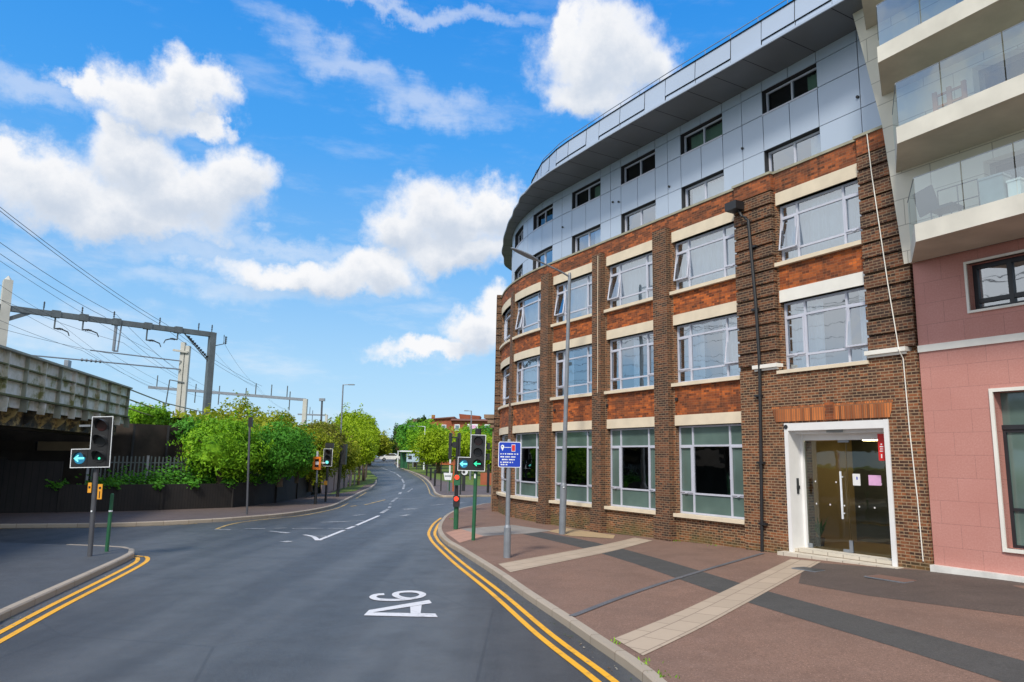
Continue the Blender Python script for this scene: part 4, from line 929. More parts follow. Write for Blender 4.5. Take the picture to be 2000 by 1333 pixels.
for k, (a, b, c, d) in enumerate(HL):
    m_ = MB(); t = .05 if k == 0 else .07
    pbox(m_, a-t, a, c-t, d+t, PN-.1, PN+.04); pbox(m_, b, b+t, c-t, d+t, PN-.1, PN+.04); pbox(m_, a, b, c-t, c, PN-.1, PN+.05); pbox(m_, a, b, d, d+t, PN-.1, PN+.04)
    win = m_.build('window', 'stone_white', A)
    g = MB(); g.quad([F3(b, PN-.26, c), F3(a, PN-.26, c), F3(a, PN-.26, d), F3(b, PN-.26, d)]); g.build('pane', 'glass_up' if k == 0 else 'film', win)
    fr_ = MB()
    if k == 0: gframe(fr_, a, b, c, d, (0, .33, .66, 1), (0, .22, 1), PN-.28, PN-.2, .09)
    else: gframe(fr_, a, b, c, d-.75, (0, .5, 1), (0, .32, 1), PN-.28, PN-.22, .06); pbox(fr_, a, b, d-.75, d-.66, PN-.3, PN-.2)
    fr_.build('frame', 'frame_dark', win)
    if k == 1:
        q_ = MB(); pbox(q_, a, b, d-.66, d, PN-.30, PN-.27); q_.build('panel', 'concrete', win)
m_ = MB(); pface(m_, SL, -1.5, 0, 16, -2.6); m_.build('room_interior', 'interior', A)
# concrete flank and upper wall
m_ = MB()
poly = [(-1.34, 7.15), (-1.20, 7.2), (-.92, 10.6), (-.20, 14.6), (-.1, 18.5), (SL, 18.5), (SL, 7.15)]
# wall behind the balconies with openings
hole_wall(m_, SL, -1.40, 7.15, 18.5, .2, [(-4.2, -3.05, 7.55, 8.95), (-8.2, -4.9, 7.55, 8.95), (-4.3, -3.0, 9.75, 11.1), (-8.2, -4.9, 9.75, 11.1), (-4.1, -2.8, 11.75, 12.85), (-8.2, -4.9, 11.75, 12.85), (-4.0, -2.6, 13.45, 14.6)])
P3 = [(-1.40, 7.15), (-1.20, 7.15), (-.90, 10.68), (-.20, 14.6), (0.0, 18.5), (-1.40, 18.5)]
m_.quad([F3(s, .2, z) for s, z in P3], [(s, z) for s, z in P3]); 
for (s_a, z_a), (s_b, z_b) in zip(P3[1:4], P3[2:5]): m_.quad([F3(s_a, .2, z_a), F3(s_a, -.6, z_a), F3(s_b, -.6, z_b), F3(s_b, .2, z_b)])
m_.quad([F3(-1.40, .2, 7.15), F3(-1.40, -.6, 7.15), F3(-1.2, -.6, 7.15), F3(-1.2, .2, 7.15)])
m_.build('concrete_wall', slabmat('concrete_panels', (.78, .73, .62), (.72, .67, .57), 1.3, .62, (.36, .32, .26)), A)
g = MB()
for a, b, c, d in [(-4.2, -3.05, 7.55, 8.95), (-8.2, -4.9, 7.55, 8.95), (-4.3, -3.0, 9.75, 11.1), (-8.2, -4.9, 9.75, 11.1), (-4.1, -2.8, 11.75, 12.85), (-8.2, -4.9, 11.75, 12.85)]:
    g.quad([F3(b, -.05, c), F3(a, -.05, c), F3(a, -.05, d), F3(b, -.05, d)])
g.build('window', 'glass_dark', A)
for k, (zb, bs, fs0) in enumerate([(7.13, -1.37, -2.34), (9.35, -1.16, -2.10), (11.36, -.95, -1.80), (13.25, -.66, -1.5)]):
    zt = zb+.37; N_ = 1.65; m_ = MB()
    P = [(bs, .2), (fs0, N_), (SL, N_+.3), (SL, .2)]
    lo = [F3(s, n, zb) for s, n in P]; hi = [F3(s, n, zt) for s, n in P]
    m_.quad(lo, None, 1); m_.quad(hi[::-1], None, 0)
    for i in range(4): m_.quad([lo[i], lo[(i+1) % 4], hi[(i+1) % 4], hi[i]][::-1], None, 0)
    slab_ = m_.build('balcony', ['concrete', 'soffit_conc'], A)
    zg = zt+1.0; joints = [fs0-.03, fs0-1.0, -4.3, -5.6, -6.9, SL]; mfr = MB()
    for a, b in zip(joints, joints[1:]):
        na = N_+.3*(fs0-a)/(fs0-SL)-.03; nb_ = N_+.3*(fs0-b)/(fs0-SL)-.03; g = MB()
        g.quad([F3(a-.012, na, zt-.02), F3(b+.012, nb_, zt-.02), F3(b+.012, nb_, zg), F3(a-.012, na, zg)][::-1]); g.build('glass_panel', 'glass_balc', slab_)
        mfr.beam(F3(a-.012, na, zg), F3(b+.012, nb_, zg), .014, .014)
    g = MB(); g.quad([F3(bs-.1, .35, zt-.02), F3(fs0-.02, N_-.05, zt-.02), F3(fs0-.02, N_-.05, zg), F3(bs-.1, .35, zg)]); g.build('glass_panel', 'glass_balc', slab_)
    mfr.beam(F3(bs-.1, .35, zg), F3(fs0-.02, N_-.05, zg), .014, .014); mfr.build('rail', 'steel', slab_)
# ---- belongings on the balconies
def at_balc(s, n, z): x, y = FP(s, n); return (x, y, z)
ang = atan2(-T0.y, -T0.x)
zt1 = 7.50; L0 = at_balc(-2.72, 1.15, zt1)
t = thing('garden_chair', 'dark reclining chair behind the glass of the lowest balcony', 'chair', L0)
m_ = MB(); m_.box((L0[0], L0[1], zt1+.32), (.5, .45, .06), ang); m_.build('seat', 'charcoal', t)
m_ = MB(); a = at_balc(-2.42, 1.2, zt1+.32); b = at_balc(-2.30+.0, 1.2, zt1+.85); m_.beam(a, b, .42, .05, 0, (N0.x, N0.y, 0)); m_.build('backrest', 'charcoal', t)
for i, j in ((-.2, -.18), (.2, -.18), (.2, .18), (-.2, .18)):
    m_ = MB(); p = at_balc(-2.72+i, 1.15+j, 0); m_.tube([(p[0], p[1], zt1), (p[0], p[1], zt1+.3)], .015, 6); m_.build('leg', 'charcoal', t)
L1 = at_balc(-3.05, 1.0, zt1); t = thing('clothes_rack', 'thin dark metal drying frame standing behind the reclining chair', 'clothes rack', L1)
m_ = MB()
for z in (.45, .8): m_.tube([at_balc(-2.5, 1.0, zt1+z), at_balc(-3.3, 1.0, zt1+z)], .012, 6)
m_.build('rail', 'charcoal', t)
for s in (-2.5, -2.9, -3.3):
    m_ = MB(); m_.tube([at_balc(s, 1.0, zt1), at_balc(s, 1.0, zt1+.8)], .012, 6); m_.build('leg', 'charcoal', t)
def balc_box(name, label, cat, s, n, z, d, mat, lidmat=None):
    l = at_balc(s, n, z); t = thing(name, label, cat, l); m_ = MB(); m_.box((l[0], l[1], z+d[2]/2), (d[0], d[1], d[2]*.96), ang); m_.build('body', mat, t)
    m_ = MB(); m_.box((l[0], l[1], z+d[2]*.99), (d[0]+.03, d[1]+.03, .04), ang); m_.build('lid', lidmat or mat, t); return t
balc_box('storage_bin', 'grey upright plastic bin on the lowest balcony beside the glass joint', 'bin', -3.72, 1.25, zt1, (.42, .3, .62), 'plastic_grey')
balc_box('laundry_box', 'white box just right of the grey bin on the lowest balcony', 'box', -4.08, 1.2, zt1, (.22, .25, .45), 'white')
balc_box('laundry_box', 'white crate with a reddish side at the far right of the lowest balcony', 'box', -4.75, 1.2, zt1+.0, (.5, .3, .55), 'white', 'red')
balc_box('plant_pot', 'low dark planter on the lowest balcony near the right edge', 'planter', -5.3, 1.3, zt1, (.4, .3, .3), 'charcoal')
L2 = at_balc(-2.9, .9, 9.72); t = thing('folding_screen', 'reddish brown slatted wooden rack on the middle balcony', 'rack', L2)
for k, s in enumerate((-2.55, -2.85, -3.15)):
    m_ = MB(); m_.box((*FP(s, .9), 9.72+.4), (.09, .05, .8), ang); m_.build('post', 'wood_dark', t)
m_ = MB()
for z in (.2, .45, .7): m_.box((*FP(-2.85, .9), 9.72+z), (.6, .04, .04), ang)
m_.build('slat', 'wood_dark', t)
# potted plant in the lobby
L3 = (*FP(2.25, -.95), .50); t = thing('potted_plant', 'green leafy plant standing inside the lobby behind the left glass door', 'plant', L3)
m_ = MB(); m_.tube([(L3[0], L3[1], .50), (L3[0], L3[1], .72)], [.09, .12], 10); m_.build('pot', 'charcoal', t)
m_ = MB()
for k in range(22):
    a = rnd.uniform(0, 6.28); r = rnd.uniform(.1, .28); h = rnd.uniform(.25, .6); c = Vector((L3[0], L3[1], .7)); tip = c+Vector((cos(a)*r, sin(a)*r, h)); sd_ = Vector((-sin(a), cos(a), 0))*.035; md = (c+tip)/2+Vector((0, 0, .05))
    m_.quad([c, md+sd_, tip, md-sd_])
m_.build('leaves', 'leaf_mid', t)
# ---------------------------------------------------------------- railway bridge
BD = Vector((-.229, .973)).normalized(); BN = Vector((BD.y, -BD.x)); BE = Vector((-19.38, 36.0))
def bp(t, n, z): p = BE-BD*t+BN*n; return (p.x, p.y, z)
def bbox(m_, t0, t1, n0, n1, z0, z1, mi=0):
    m_.hexa([bp(t1, n0, z0), bp(t1, n1, z0), bp(t0, n1, z0), bp(t0, n0, z0), bp(t1, n0, z1), bp(t1, n1, z1), bp(t0, n1, z1), bp(t0, n0, z1)], mi)
BR = thing('railway_bridge', 'weathered grey steel railway bridge with ribbed mossy side panels crossing at the left', 'bridge', tuple(bp(15, 0, 0)))
m_ = MB(); bbox(m_, 0, 36, -.06, 0, 4.36, 5.72); m_.build('girder_plate', 'bridge_mossy', BR)
m_ = MB(); bbox(m_, 0, 36, -.12, .0, 3.98, 4.30); m_.build('lower_plate', 'bridge_mossy', BR)
for z, wd, h, mt in ((5.72, .28, .07, 'bridge'), (5.27, .19, .045, 'moss_edge'), (4.82, .19, .045, 'moss_edge'), (4.30, .30, .06, 'moss_edge')):
    m_ = MB(); bbox(m_, 0, 36, -.1, wd-.06, z, z+h); m_.build('flange', mt, BR)
k = 0
t = 0.02
while t < 36:
    m_ = MB(); lowz = 3.86 if k % 3 else 3.80
    P = [(-.02, 5.76), (.13, 5.76), (.13, 4.3), (.24, 4.25), (.22, lowz), (-.02, lowz+.02)]
    a = [bp(t, n, z) for n, z in P]; b = [bp(t+.05, n, z) for n, z in P]
    m_.quad(a); m_.quad(b[::-1])
    for i in range(6): m_.quad([a[i], b[i], b[(i+1) % 6], a[(i+1) % 6]])
    m_.build('stiffener', 'bridge' if k % 2 == 0 else 'bridge_mossy', BR)
    if t > .5:   # curved knee plate under the deck edge
        m_ = MB(); q = [bp(t-.02, .0, 3.98), bp(t-.02, -.42, 3.98), bp(t-.02, -.42, 3.45), bp(t-.02, -.15, 3.7)]; q2 = [bp(t+.04, n, z) for n, z in ((0, 3.98), (-.42, 3.98), (-.42, 3.45), (-.15, 3.7))]
        m_.quad(q); m_.quad(q2[::-1]); [m_.quad([q[i], q2[i], q2[(i+1) % 4], q[(i+1) % 4]]) for i in range(4)]
        m_.build('bracket', 'stained', BR)
    t += 1.5; k += 1
m_ = MB(); bbox(m_, -.3, 36, -.5, -.42, 3.42, 4.3); m_.build('inner_web', 'stained', BR)
m_ = MB(); bbox(m_, -.3, 36, -12, -.1, 4.05, 4.3); bbox(m_, -.3, 36, -1.6, -.75, 3.34, 3.42); m_.build('deck', 'abut', BR)
for k in range(10):
    m_ = MB(); bbox(m_, 1+k*3.6, 1.35+k*3.6, -12, -1.0, 3.55, 4.05); m_.build('cross_girder', 'abut', BR)
m_ = MB(); bbox(m_, -.3, 36, -12.1, -12, 3.6, 5.6); m_.build('girder_plate', 'bridge_mossy', BR)
m_ = MB(); bbox(m_, 7.6, 7.95, -.25, -.1, 5.79, 6.15); m_.build('marker_box', 'steel', BR)
# abutment walls
def wallthing(name, label, cat, pts, z0, z1, th, mat, joint=None):
    t = thing(name, label, cat, (pts[0][0], pts[0][1], z0)); m_ = MB()
    for a, b in zip(pts, pts[1:]):
        d = Vector((b[0]-a[0], b[1]-a[1])).normalized(); n = Vector((d.y, -d.x))*th
        za, zb = (a[2] if len(a) > 2 else z1), (b[2] if len(b) > 2 else z1)
        f, g = (a[0], a[1]), (b[0], b[1]); h, k = (a[0]-n.x, a[1]-n.y), (b[0]-n.x, b[1]-n.y)
        m_.hexa([(*f, z0), (*g, z0), (*k, z0), (*h, z0), (*f, za), (*g, zb), (*k, zb), (*h, za)])
    m_.build('wall', mat, t); return t
t = wallthing('abutment_wall', 'dark brown stained retaining wall beside the far end of the railway bridge', 'wall', [(-50, 27.5), (-20.6, 36.7), (-19.4, 36.9), (-16.6, 40.7)], 0, 4.05, .5, 'abut')
for a, b in (((-19.3, 36.85), None), ((-18.3, 38.35), None), ((-17.3, 39.7), None), ((-16.4, 40.9), None)):
    m_ = MB(); m_.box((a[0]+.05, a[1]-.08, 2.0), (.10, .12, 4.0), .6); m_.build('joint_strip', 'gap', t)
m_ = MB(); m_.beam((-22.3, 34.2, 2.82), (-20.0, 34.9, 2.86), .3, .42); o_ = m_.build('bearing_beam', simple('tan_beam', (.22, .16, .10), .8, 0, .25, 1.5), t)
m_ = MB(); m_.beam((-34, 31, 2.75), (-22.4, 34.17, 2.82), .28, .40); m_.build('bearing_beam', 'abut', t)
# fences along the pavement
i0 = min(range(len(FEs)), key=lambda i: hypot(FEs[i][0]+18.8, FEs[i][1]-30.5)); i1 = min(range(len(FEs)), key=lambda i: abs(FEs[i][1]-46))
hb = [(x, y, 2.22+.06*sin(i*1.7)) for i, (x, y) in enumerate(FEs[:i0+1])]
t = thing('hoarding', 'tall black sheet hoarding under the railway bridge', 'fence', (*FEs[i0], 0))
for i in range(0, len(hb)-1):
    a, b = hb[i], hb[i+1]
    if a[0] < -44: continue
    m_ = MB(); d = (Vector(b[:2])-Vector(a[:2])); d.normalize(); th = .06+(i % 2)*.03; n = Vector((-d.y, d.x))*th; z1 = a[2]
    f, g = a[:2], b[:2]; h, k = (a[0]+n.x, a[1]+n.y), (b[0]+n.x, b[1]+n.y)
    m_.hexa([(*f, .05), (*g, .05), (*k, .05), (*h, .05), (*f, z1), (*g, z1), (*k, z1), (*h, z1)]); m_.build('sheet', 'hoard', t)
t = thing('timber_fence', 'low black close-boarded timber fence along the far pavement below the bushes', 'fence', (*FEs[i0], 0))
for i in range(i0, i1):
    a, b = FEs[i], FEs[i+1]; d = (Vector(b)-Vector(a)).normalized(); n = Vector((-d.y, d.x)); z1 = 1.24+.05*max(0, (a[1]-34))*.6; m_ = MB()
    m_.hexa([(*a, .1), (*b, .1), (b[0]+n.x*.05, b[1]+n.y*.05, .1), (a[0]+n.x*.05, a[1]+n.y*.05, .1), (*a, z1), (*b, z1), (b[0]+n.x*.05, b[1]+n.y*.05, z1), (a[0]+n.x*.05, a[1]+n.y*.05, z1)])
    m_.build('board_panel', 'fence', t)
    if i % 2 == 0: m_ = MB(); m_.box((a[0]-n.x*.03, a[1]-n.y*.03, z1/2+.05), (.10, .08, z1-.05), atan2(d.y, d.x)); m_.build('post', 'fence', t)
pa, pb = Vector((-18.6, 32.0)), Vector((-14.4, 36.0))
t = thing('palisade_fence', 'grey steel palisade fence tangled with plants above the low timber fence', 'fence', (pa.x, pa.y, 1.0)); d = (pb-pa).normalized(); an = atan2(d.y, d.x); Lp = (pb-pa).length
for k in range(int(Lp/.17)):
    p = pa+d*(k*.17); m_ = MB(); h = 2.42+.02*(k % 2); m_.box((p.x, p.y, (.9+h)/2), (.065, .012, h-.9), an); m_.build('pale', 'palis', t)
for z in (1.25, 2.15):
    m_ = MB(); m_.beam((pa.x, pa.y+.04, z), (pb.x, pb.y+.04, z), .03, .05); m_.build('rail', 'palis', t)
for k in (0, 2.4, 4.8): p = pa+d*k; m_ = MB(); m_.box((p.x+.03, p.y-.06, 1.6), (.1, .08, 1.75), an); m_.build('post', 'steel', t)
t = thing('timber_fence', 'pale pinkish weathered board fence behind the young street trees on the grass verge', 'fence', (-14.5, 56, 0))
for k in range(10):
    a = Vector((-12.95-.16*k*.75, 49.5+2.2*k)); b = a+Vector((-.12-.04*k, 2.1)); m_ = MB(); m_.hexa([(a.x, a.y, .1), (b.x, b.y, .1), (b.x-.05, b.y, .1), (a.x-.05, a.y, .1), (a.x, a.y, 1.75), (b.x, b.y, 1.75), (b.x-.05, b.y, 1.75), (a.x-.05, a.y, 1.75)])
    m_.build('board_panel', simple('pale_board', (.26, .19, .18), .8, 0, .2, 3) if k == 0 else bpy.data.materials['pale_board'], t)
# handrail on the bank beyond the bridge
t = thing('handrail', 'mossy yellow-green tubular handrail on the bank at the end of the bridge', 'railing', (-19.4, 36.2, 4.3))
HR = [(-19.45, 36.2, 5.74), (-20.2, 41.5, 5.45), (-20.3, 46, 5.3), (-20.0, 51, 5.2)]
for dz in (0, -.5, -.95):
    m_ = MB(); m_.tube([(x, y, z+dz) for x, y, z in HR], .035, 6); m_.build('rail', 'handrail' if dz else 'bridge', t)
for k, (x, y, z) in enumerate(HR[1:]): m_ = MB(); m_.box((x, y, z-.7), (.09, .09, 1.45)); m_.build('post', 'handrail', t)
# ---------------------------------------------------------------- overhead line equipment
def insul(m_, a, b, r, n=5, mi=0):
    a = Vector(a); b = Vector(b)
    for k in range(n): p = a+(b-a)*((k+.5)/n); q = a+(b-a)*((k+.85)/n); m_.tube([p, q], r, 6, mi)
    m_.tube([a, b], r*.4, 5, mi)
GL, GR = Vector((-32.4, 45, 11.5)), Vector((-22.85, 53.7, 11.45)); gd = (GR-GL).normalized()
t = thing('overhead_gantry', 'nearest dark steel portal gantry spanning the railway with hanging drop tubes', 'gantry', (-22.9, 53.7, 4.9))
m_ = MB(); m_.beam(GL-gd*1.0, GR, .30, .36, 0); m_.build('beam', 'steel_dark', t)
m_ = MB(); p = Vector((-32.4, 45, 0)); m_.beam(p+Vector((0, 0, 4.8)), p+Vector((-.2, 0, 13.3)), .62, .5, 0, (gd.x, gd.y, 0)); m_.tube([p+Vector((-.2, 0, 13.3)), p+Vector((-.2, 0, 13.6))], [.25, .03], 6); m_.build('mast', 'mastconc', t)
m_ = MB(); p = Vector((-22.95, 53.65, 0)); m_.beam(p+Vector((.05, 0, 4.8)), p+Vector((0, 0, 11.6)), .55, .42, 0, (gd.x, gd.y, 0)); m_.build('mast', 'steel_dark', t)
m_ = MB(); m_.beam(GR-gd*2.2+Vector((0, 0, -.1)), GR-gd*.2+Vector((0, 0, -2.1)), .07, .07); m_.build('brace', 'steel_dark', t)
m_ = MB(); insul(m_, GR-gd*1.9+Vector((0, 0, -.3)), GR-gd*.35+Vector((0, 0, -1.75)), .11, 10); m_.build('insulator', 'black', t)
m_ = MB(); m_.beam(GL+Vector((0, 0, -.75)), GL+gd*1.2+Vector((0, 0, -.1)), .2, .25); m_.build('brace', 'steel_dark', t)
for k, (f, ln, arm) in enumerate(((.205, .95, .8), (.33, .8, .9), (.485, 2.0, 0), (.64, 1.0, .9), (.80, .7, -.8))):
    q = GL+(GR-GL)*f
    m_ = MB(); m_.tube([q+Vector((0, 0, .15)), q+Vector((0, 0, -ln))], .05 if arm else .10, 6)
    if not arm: m_.tube([q+gd*.33+Vector((0, 0, -.1)), q+gd*.25+Vector((0, 0, -ln))], .05, 6); m_.beam(q+Vector((0, 0, -ln)), q+gd*.3+Vector((0, 0, -ln)), .1, .1)
    m_.build('drop_tube', 'steel' if not arm else 'steel_dark', t)
    if arm:
        m_ = MB(); e = q+gd*arm+Vector((0, 0, -ln-.12)); m_.tube([q+Vector((0, 0, -ln)), q+gd*arm*.4+Vector((0, 0, -ln+.06)), e], .045, 5); m_.tube([e, e+gd*.12*arm+Vector((0, 0, -.25))], .035, 5); insul(m_, q+gd*arm*.15+Vector((0, 0, -ln)), q+gd*arm*.6+Vector((0, 0, -ln+.02)), .08, 4); m_.build('registration_arm', 'charcoal', t)
    m_ = MB(); m_.box(q+Vector((0, 0, .02)), (.5, .42, .46), atan2(gd.y, gd.x)); m_.build('clamp', 'steel_dark', t)
for f in (.15, .32, .47, .70, .91, .985):
    q = GL+(GR-GL)*f; m_ = MB(); m_.tube([q+Vector((0, 0, .1)), q+Vector((0, 0, .75))], .035, 5); insul(m_, q+Vector((0, 0, .3)), q+Vector((0, 0, .7)), .06, 3); m_.build('post_insulator', 'charcoal', t)
q = GR; m_ = MB(); m_.tube([q+Vector((.1, .1, -.8)), q+gd*.75+Vector((0, 0, -.6)), q+gd*.75+Vector((0, 0, .1))], .035, 5); insul(m_, q+gd*.9+Vector((0, 0, -.6)), q+gd*.9+Vector((0, 0, 0)), .1, 4); m_.build('side_arm', 'charcoal', t)
t = thing('overhead_mast', 'pale concrete mast standing between the two gantries', 'mast', (-27.8, 60, 4.9))
for dx in (-.16, .26):
    m_ = MB(); m_.beam((-27.8+dx, 60, 4.9), (-27.86+dx, 60, 11.8-.3*(dx > 0)), .30, .34); m_.build('post', 'mastconc', t)
m_ = MB(); m_.beam((-28.7, 59.7, 11.1), (-27.5, 59.8, 10.95), .2, .16); m_.build('bracket', 'mastconc', t)
m_ = MB(); m_.beam((-28.75, 59.7, 8.6), (-27.6, 59.8, 8.4), .08, .08); m_.tube([(-28.75, 59.7, 8.6), (-28.9, 59.7, 6.3)], .05, 5); m_.build('cable_arm', 'steel_dark', t)
m_ = MB(); m_.tube([(-28, 59.8, 10.2), (-31.5, 56.6, 10.3), (-33, 55.3, 10.35)], .05, 5); m_.build('registration_arm', 'steel', t)
m_ = MB(); m_.tube([(-28, 59.8, 9.5), (-32, 56.5, 9.55), (-37.6, 52, 9.6)], .055, 5); insul(m_, (-32.4, 56.2, 9.56), (-33.6, 55.2, 9.58), .13, 5); m_.build('registration_arm', 'steel', t)
def gantry2(label, a, b, base, th, drops, masts, up):
    t = thing('overhead_gantry', label, 'gantry', (b[0], b[1], base)); A_, B_ = Vector(a), Vector(b); m_ = MB(); m_.beam(A_, B_, th, th); m_.build('beam', 'steel', t)
    for f in masts: q = A_+(B_-A_)*f; m_ = MB(); m_.beam((q.x, q.y, base), (q.x, q.y, q.z+.1), th*1.5, th*1.5); m_.build('mast', 'mastconc', t)
    for f in drops: q = A_+(B_-A_)*f; m_ = MB(); m_.tube([q+Vector((0, 0, .9)), q+Vector((0, 0, -1.5))], .07, 5); m_.build('drop_tube', 'steel_dark', t)
    for f in up: q = A_+(B_-A_)*f; m_ = MB(); m_.tube([q, q+Vector((0, 0, 1.6))], .07, 5); m_.build('post_insulator', 'steel_dark', t)
    return t
gantry2('second steel gantry partly hidden by the yellow-green bushes', (-46.9, 92, 10.85), (-26.8, 92, 9.6), 4.9, .34, (.3, .45, .62, .9), (1.0, ), (.05, .68, .78, .88))
gantry2('small distant gantry seen past the end of the second one', (-45.1, 150, 11.0), (-39.0, 150, 10.9), 6.5, .3, (.3, .5), (.98,), (.4,))
t = thing('signal_post', 'slim dark post with a small box on top beside the distant railway', 'post', (-32.1, 120, 6)); m_ = MB(); m_.tube([(-32.1, 120, 6), (-32.2, 120, 11.6)], .16, 6); m_.build('post', 'darkpole', t); m_ = MB(); m_.box((-32.2, 120, 11.8), (.9, .5, .45)); m_.build('box', 'steel', t)
WR = [[(-24.65, 31.23, 12.2), (-28.36, 48.8, 11.75), (-41.63, 92.0, 11.54)], [(-23.39, 29.55, 12.2), (-27.89, 49.3, 12.04), (-41.13, 92.0, 11.75)], [(-20.36, 25.49, 12.2), (-25.91, 51.5, 11.8), (-32.9, 92.0, 11.11)],
 [(-20.51, 25.65, 12.4), (-25.62, 51.8, 11.87), (-32.45, 92.0, 11.25)], [(-27.49, 35.12, 11.8), (-30.38, 46.4, 11.24), (-46.31, 92.0, 11.19)], [(-24.74, 31.73, 10.2), (-29.68, 46.5, 10.18), (-44.24, 92.0, 10.05)],
 [(-26.87, 34.72, 9.5), (-28.89, 47.5, 9.23), (-42.25, 92.0, 9.76)], [(-28.22, 36.59, 9.2), (-28.03, 49.5, 9.3), (-39.77, 92.0, 9.68)], [(-25.22, 32.41, 10.0), (-27.61, 50.0, 10.18), (-38.36, 92.0, 10.03)],
 [(-22.36, 28.38, 11.0), (-25.9, 51.0, 9.7), (-36.39, 92.0, 9.87)], [(-22.2, 54.0, 10.92), (-33.25, 92.0, 11.43), (-47.54, 150.0, 12.0)], [(-22.67, 53.8, 10.1), (-33.22, 92.0, 11.1), (-46.97, 150.0, 11.7)]]
WLAB = ['overhead wire, lower of the close upper pair left of the gantry centre', 'overhead wire, upper of the close pair left of the gantry centre', 'overhead wire, lower of the steep pair reaching highest at the left edge', 'overhead wire, upper of the steep pair reaching highest at the left edge',
 'overhead wire running past the top of the left gantry mast', 'overhead wire hanging just below the left end of the gantry beam', 'lowest overhead wire on the left side of the gantry', 'overhead wire passing the foot of the long centre drop tube', 'overhead wire under the middle of the gantry beam', 'overhead wire under the right half of the gantry beam',
 'upper of two overhead wires descending right of the gantry', 'lower of two overhead wires descending right of the gantry']
for k, (P, lb) in enumerate(zip(WR, WLAB)):
    pts = []
    P = [Vector(p) for p in P]
    if k < 10: P = [P[0]+(P[0]-P[1])*.9+Vector((0, 0, .5))]+P
    for a, b in zip(P, P[1:]):
        n = 8; sag = (b-a).length*.010
        for j in range(n): f = j/n; q = a+(b-a)*f; q.z -= 4*f*(1-f)*sag; pts.append(q)
    pts.append(P[-1]); m_ = MB(); m_.tube(pts, .015 if k in (0, 1, 2, 3) else .010, 4, 0, False); tag(m_.build('overhead_wire', 'wire'), lb, 'wire', 'overhead railway wires')
# ---------------------------------------------------------------- trees and bushes
def crown_mesh(R, nl, leaf, seed, lumps=14, flat=.0, core=.62):
    r = random.Random(seed); mb = MB(); L = []
    for i in range(lumps):
        while True:
            d = Vector((r.gauss(0, 1), r.gauss(0, 1), r.gauss(0, 1)))
            if d.length > .1: break
        d.normalize(); d.z = d.z*.9+.08; q = r.uniform(.45, .78); L.append((Vector((d.x*R[0]*q, d.y*R[1]*q, d.z*R[2]*q)), r.uniform(.2, .40)))
    L.append((Vector((0, 0, 0)), .72))
    for i in range(nl):
        c, lr = L[r.randrange(len(L))] if r.random() > .12 else L[-1]
        d = Vector((r.gauss(0, 1), r.gauss(0, 1), r.gauss(0, 1))).normalized(); k = r.uniform(.72, 1.06) if r.random() < .85 else r.uniform(1.0, 1.28)
        p = c+Vector((d.x*R[0], d.y*R[1], d.z*R[2]))*lr*k
        if p.z < -R[2]*.98: continue
        nrm = (d+Vector((r.gauss(0, .5), r.gauss(0, .5), r.gauss(.25, .5)))).normalized(); x = nrm.cross(Vector((r.gauss(0, 1), r.gauss(0, 1), r.gauss(0, 1)))).normalized(); y = nrm.cross(x); s = leaf*r.uniform(.6, 1.35)
        mb.quad([p-x*s*.9, p-y*s*.42, p+x*s*.9-nrm*s*.25, p+y*s*.42], [(0, 0)]*4)
    for i in range(34):   # sprays that break the outline, each leaf set along a twig
        c, lr = L[r.randrange(len(L)-1)]; d = Vector((r.gauss(0, 1), r.gauss(0, 1), r.gauss(.5, .8))).normalized(); st = c+Vector((d.x*R[0], d.y*R[1], d.z*R[2]))*lr*.9; ln = min(R)*r.uniform(.25, .5)
        d2 = (d+Vector((r.gauss(0, .3), r.gauss(0, .3), r.gauss(.2, .3)))).normalized()
        for k in range(max(8, nl//420)):
            p = st+d2*ln*r.random()+Vector((r.gauss(0, 1), r.gauss(0, 1), r.gauss(0, 1)))*leaf*.7
            if p.z < -R[2]*.98: continue
            nrm = Vector((r.gauss(0, 1), r.gauss(0, 1), r.gauss(.5, 1))).normalized(); x = nrm.cross(d2).normalized(); y = nrm.cross(x); s = leaf*r.uniform(.6, 1.2)
            mb.quad([p-x*s*.8, p-y*s*.4, p+x*s*.8-nrm*s*.2, p+y*s*.4], [(0, 0)]*4)
    # dense inner mass
    nu, nv = 12, 8; g = []
    for j in range(nv+1):
        th = pi*j/nv
        for i in range(nu):
            ph = 2*pi*i/nu; v = Vector((sin(th)*cos(ph), sin(th)*sin(ph), cos(th))); m = core*(.85+.35*mnoise.noise(v*1.7+Vector((seed, 0, 0)))); g.append(Vector((v.x*R[0], v.y*R[1], v.z*R[2]))*m)
    for j in range(nv):
        for i in range(nu): mb.quad([g[j*nu+i], g[(j+1)*nu+i], g[(j+1)*nu+(i+1) % nu], g[j*nu+(i+1) % nu]], [(0, 0)]*4)
    return mb
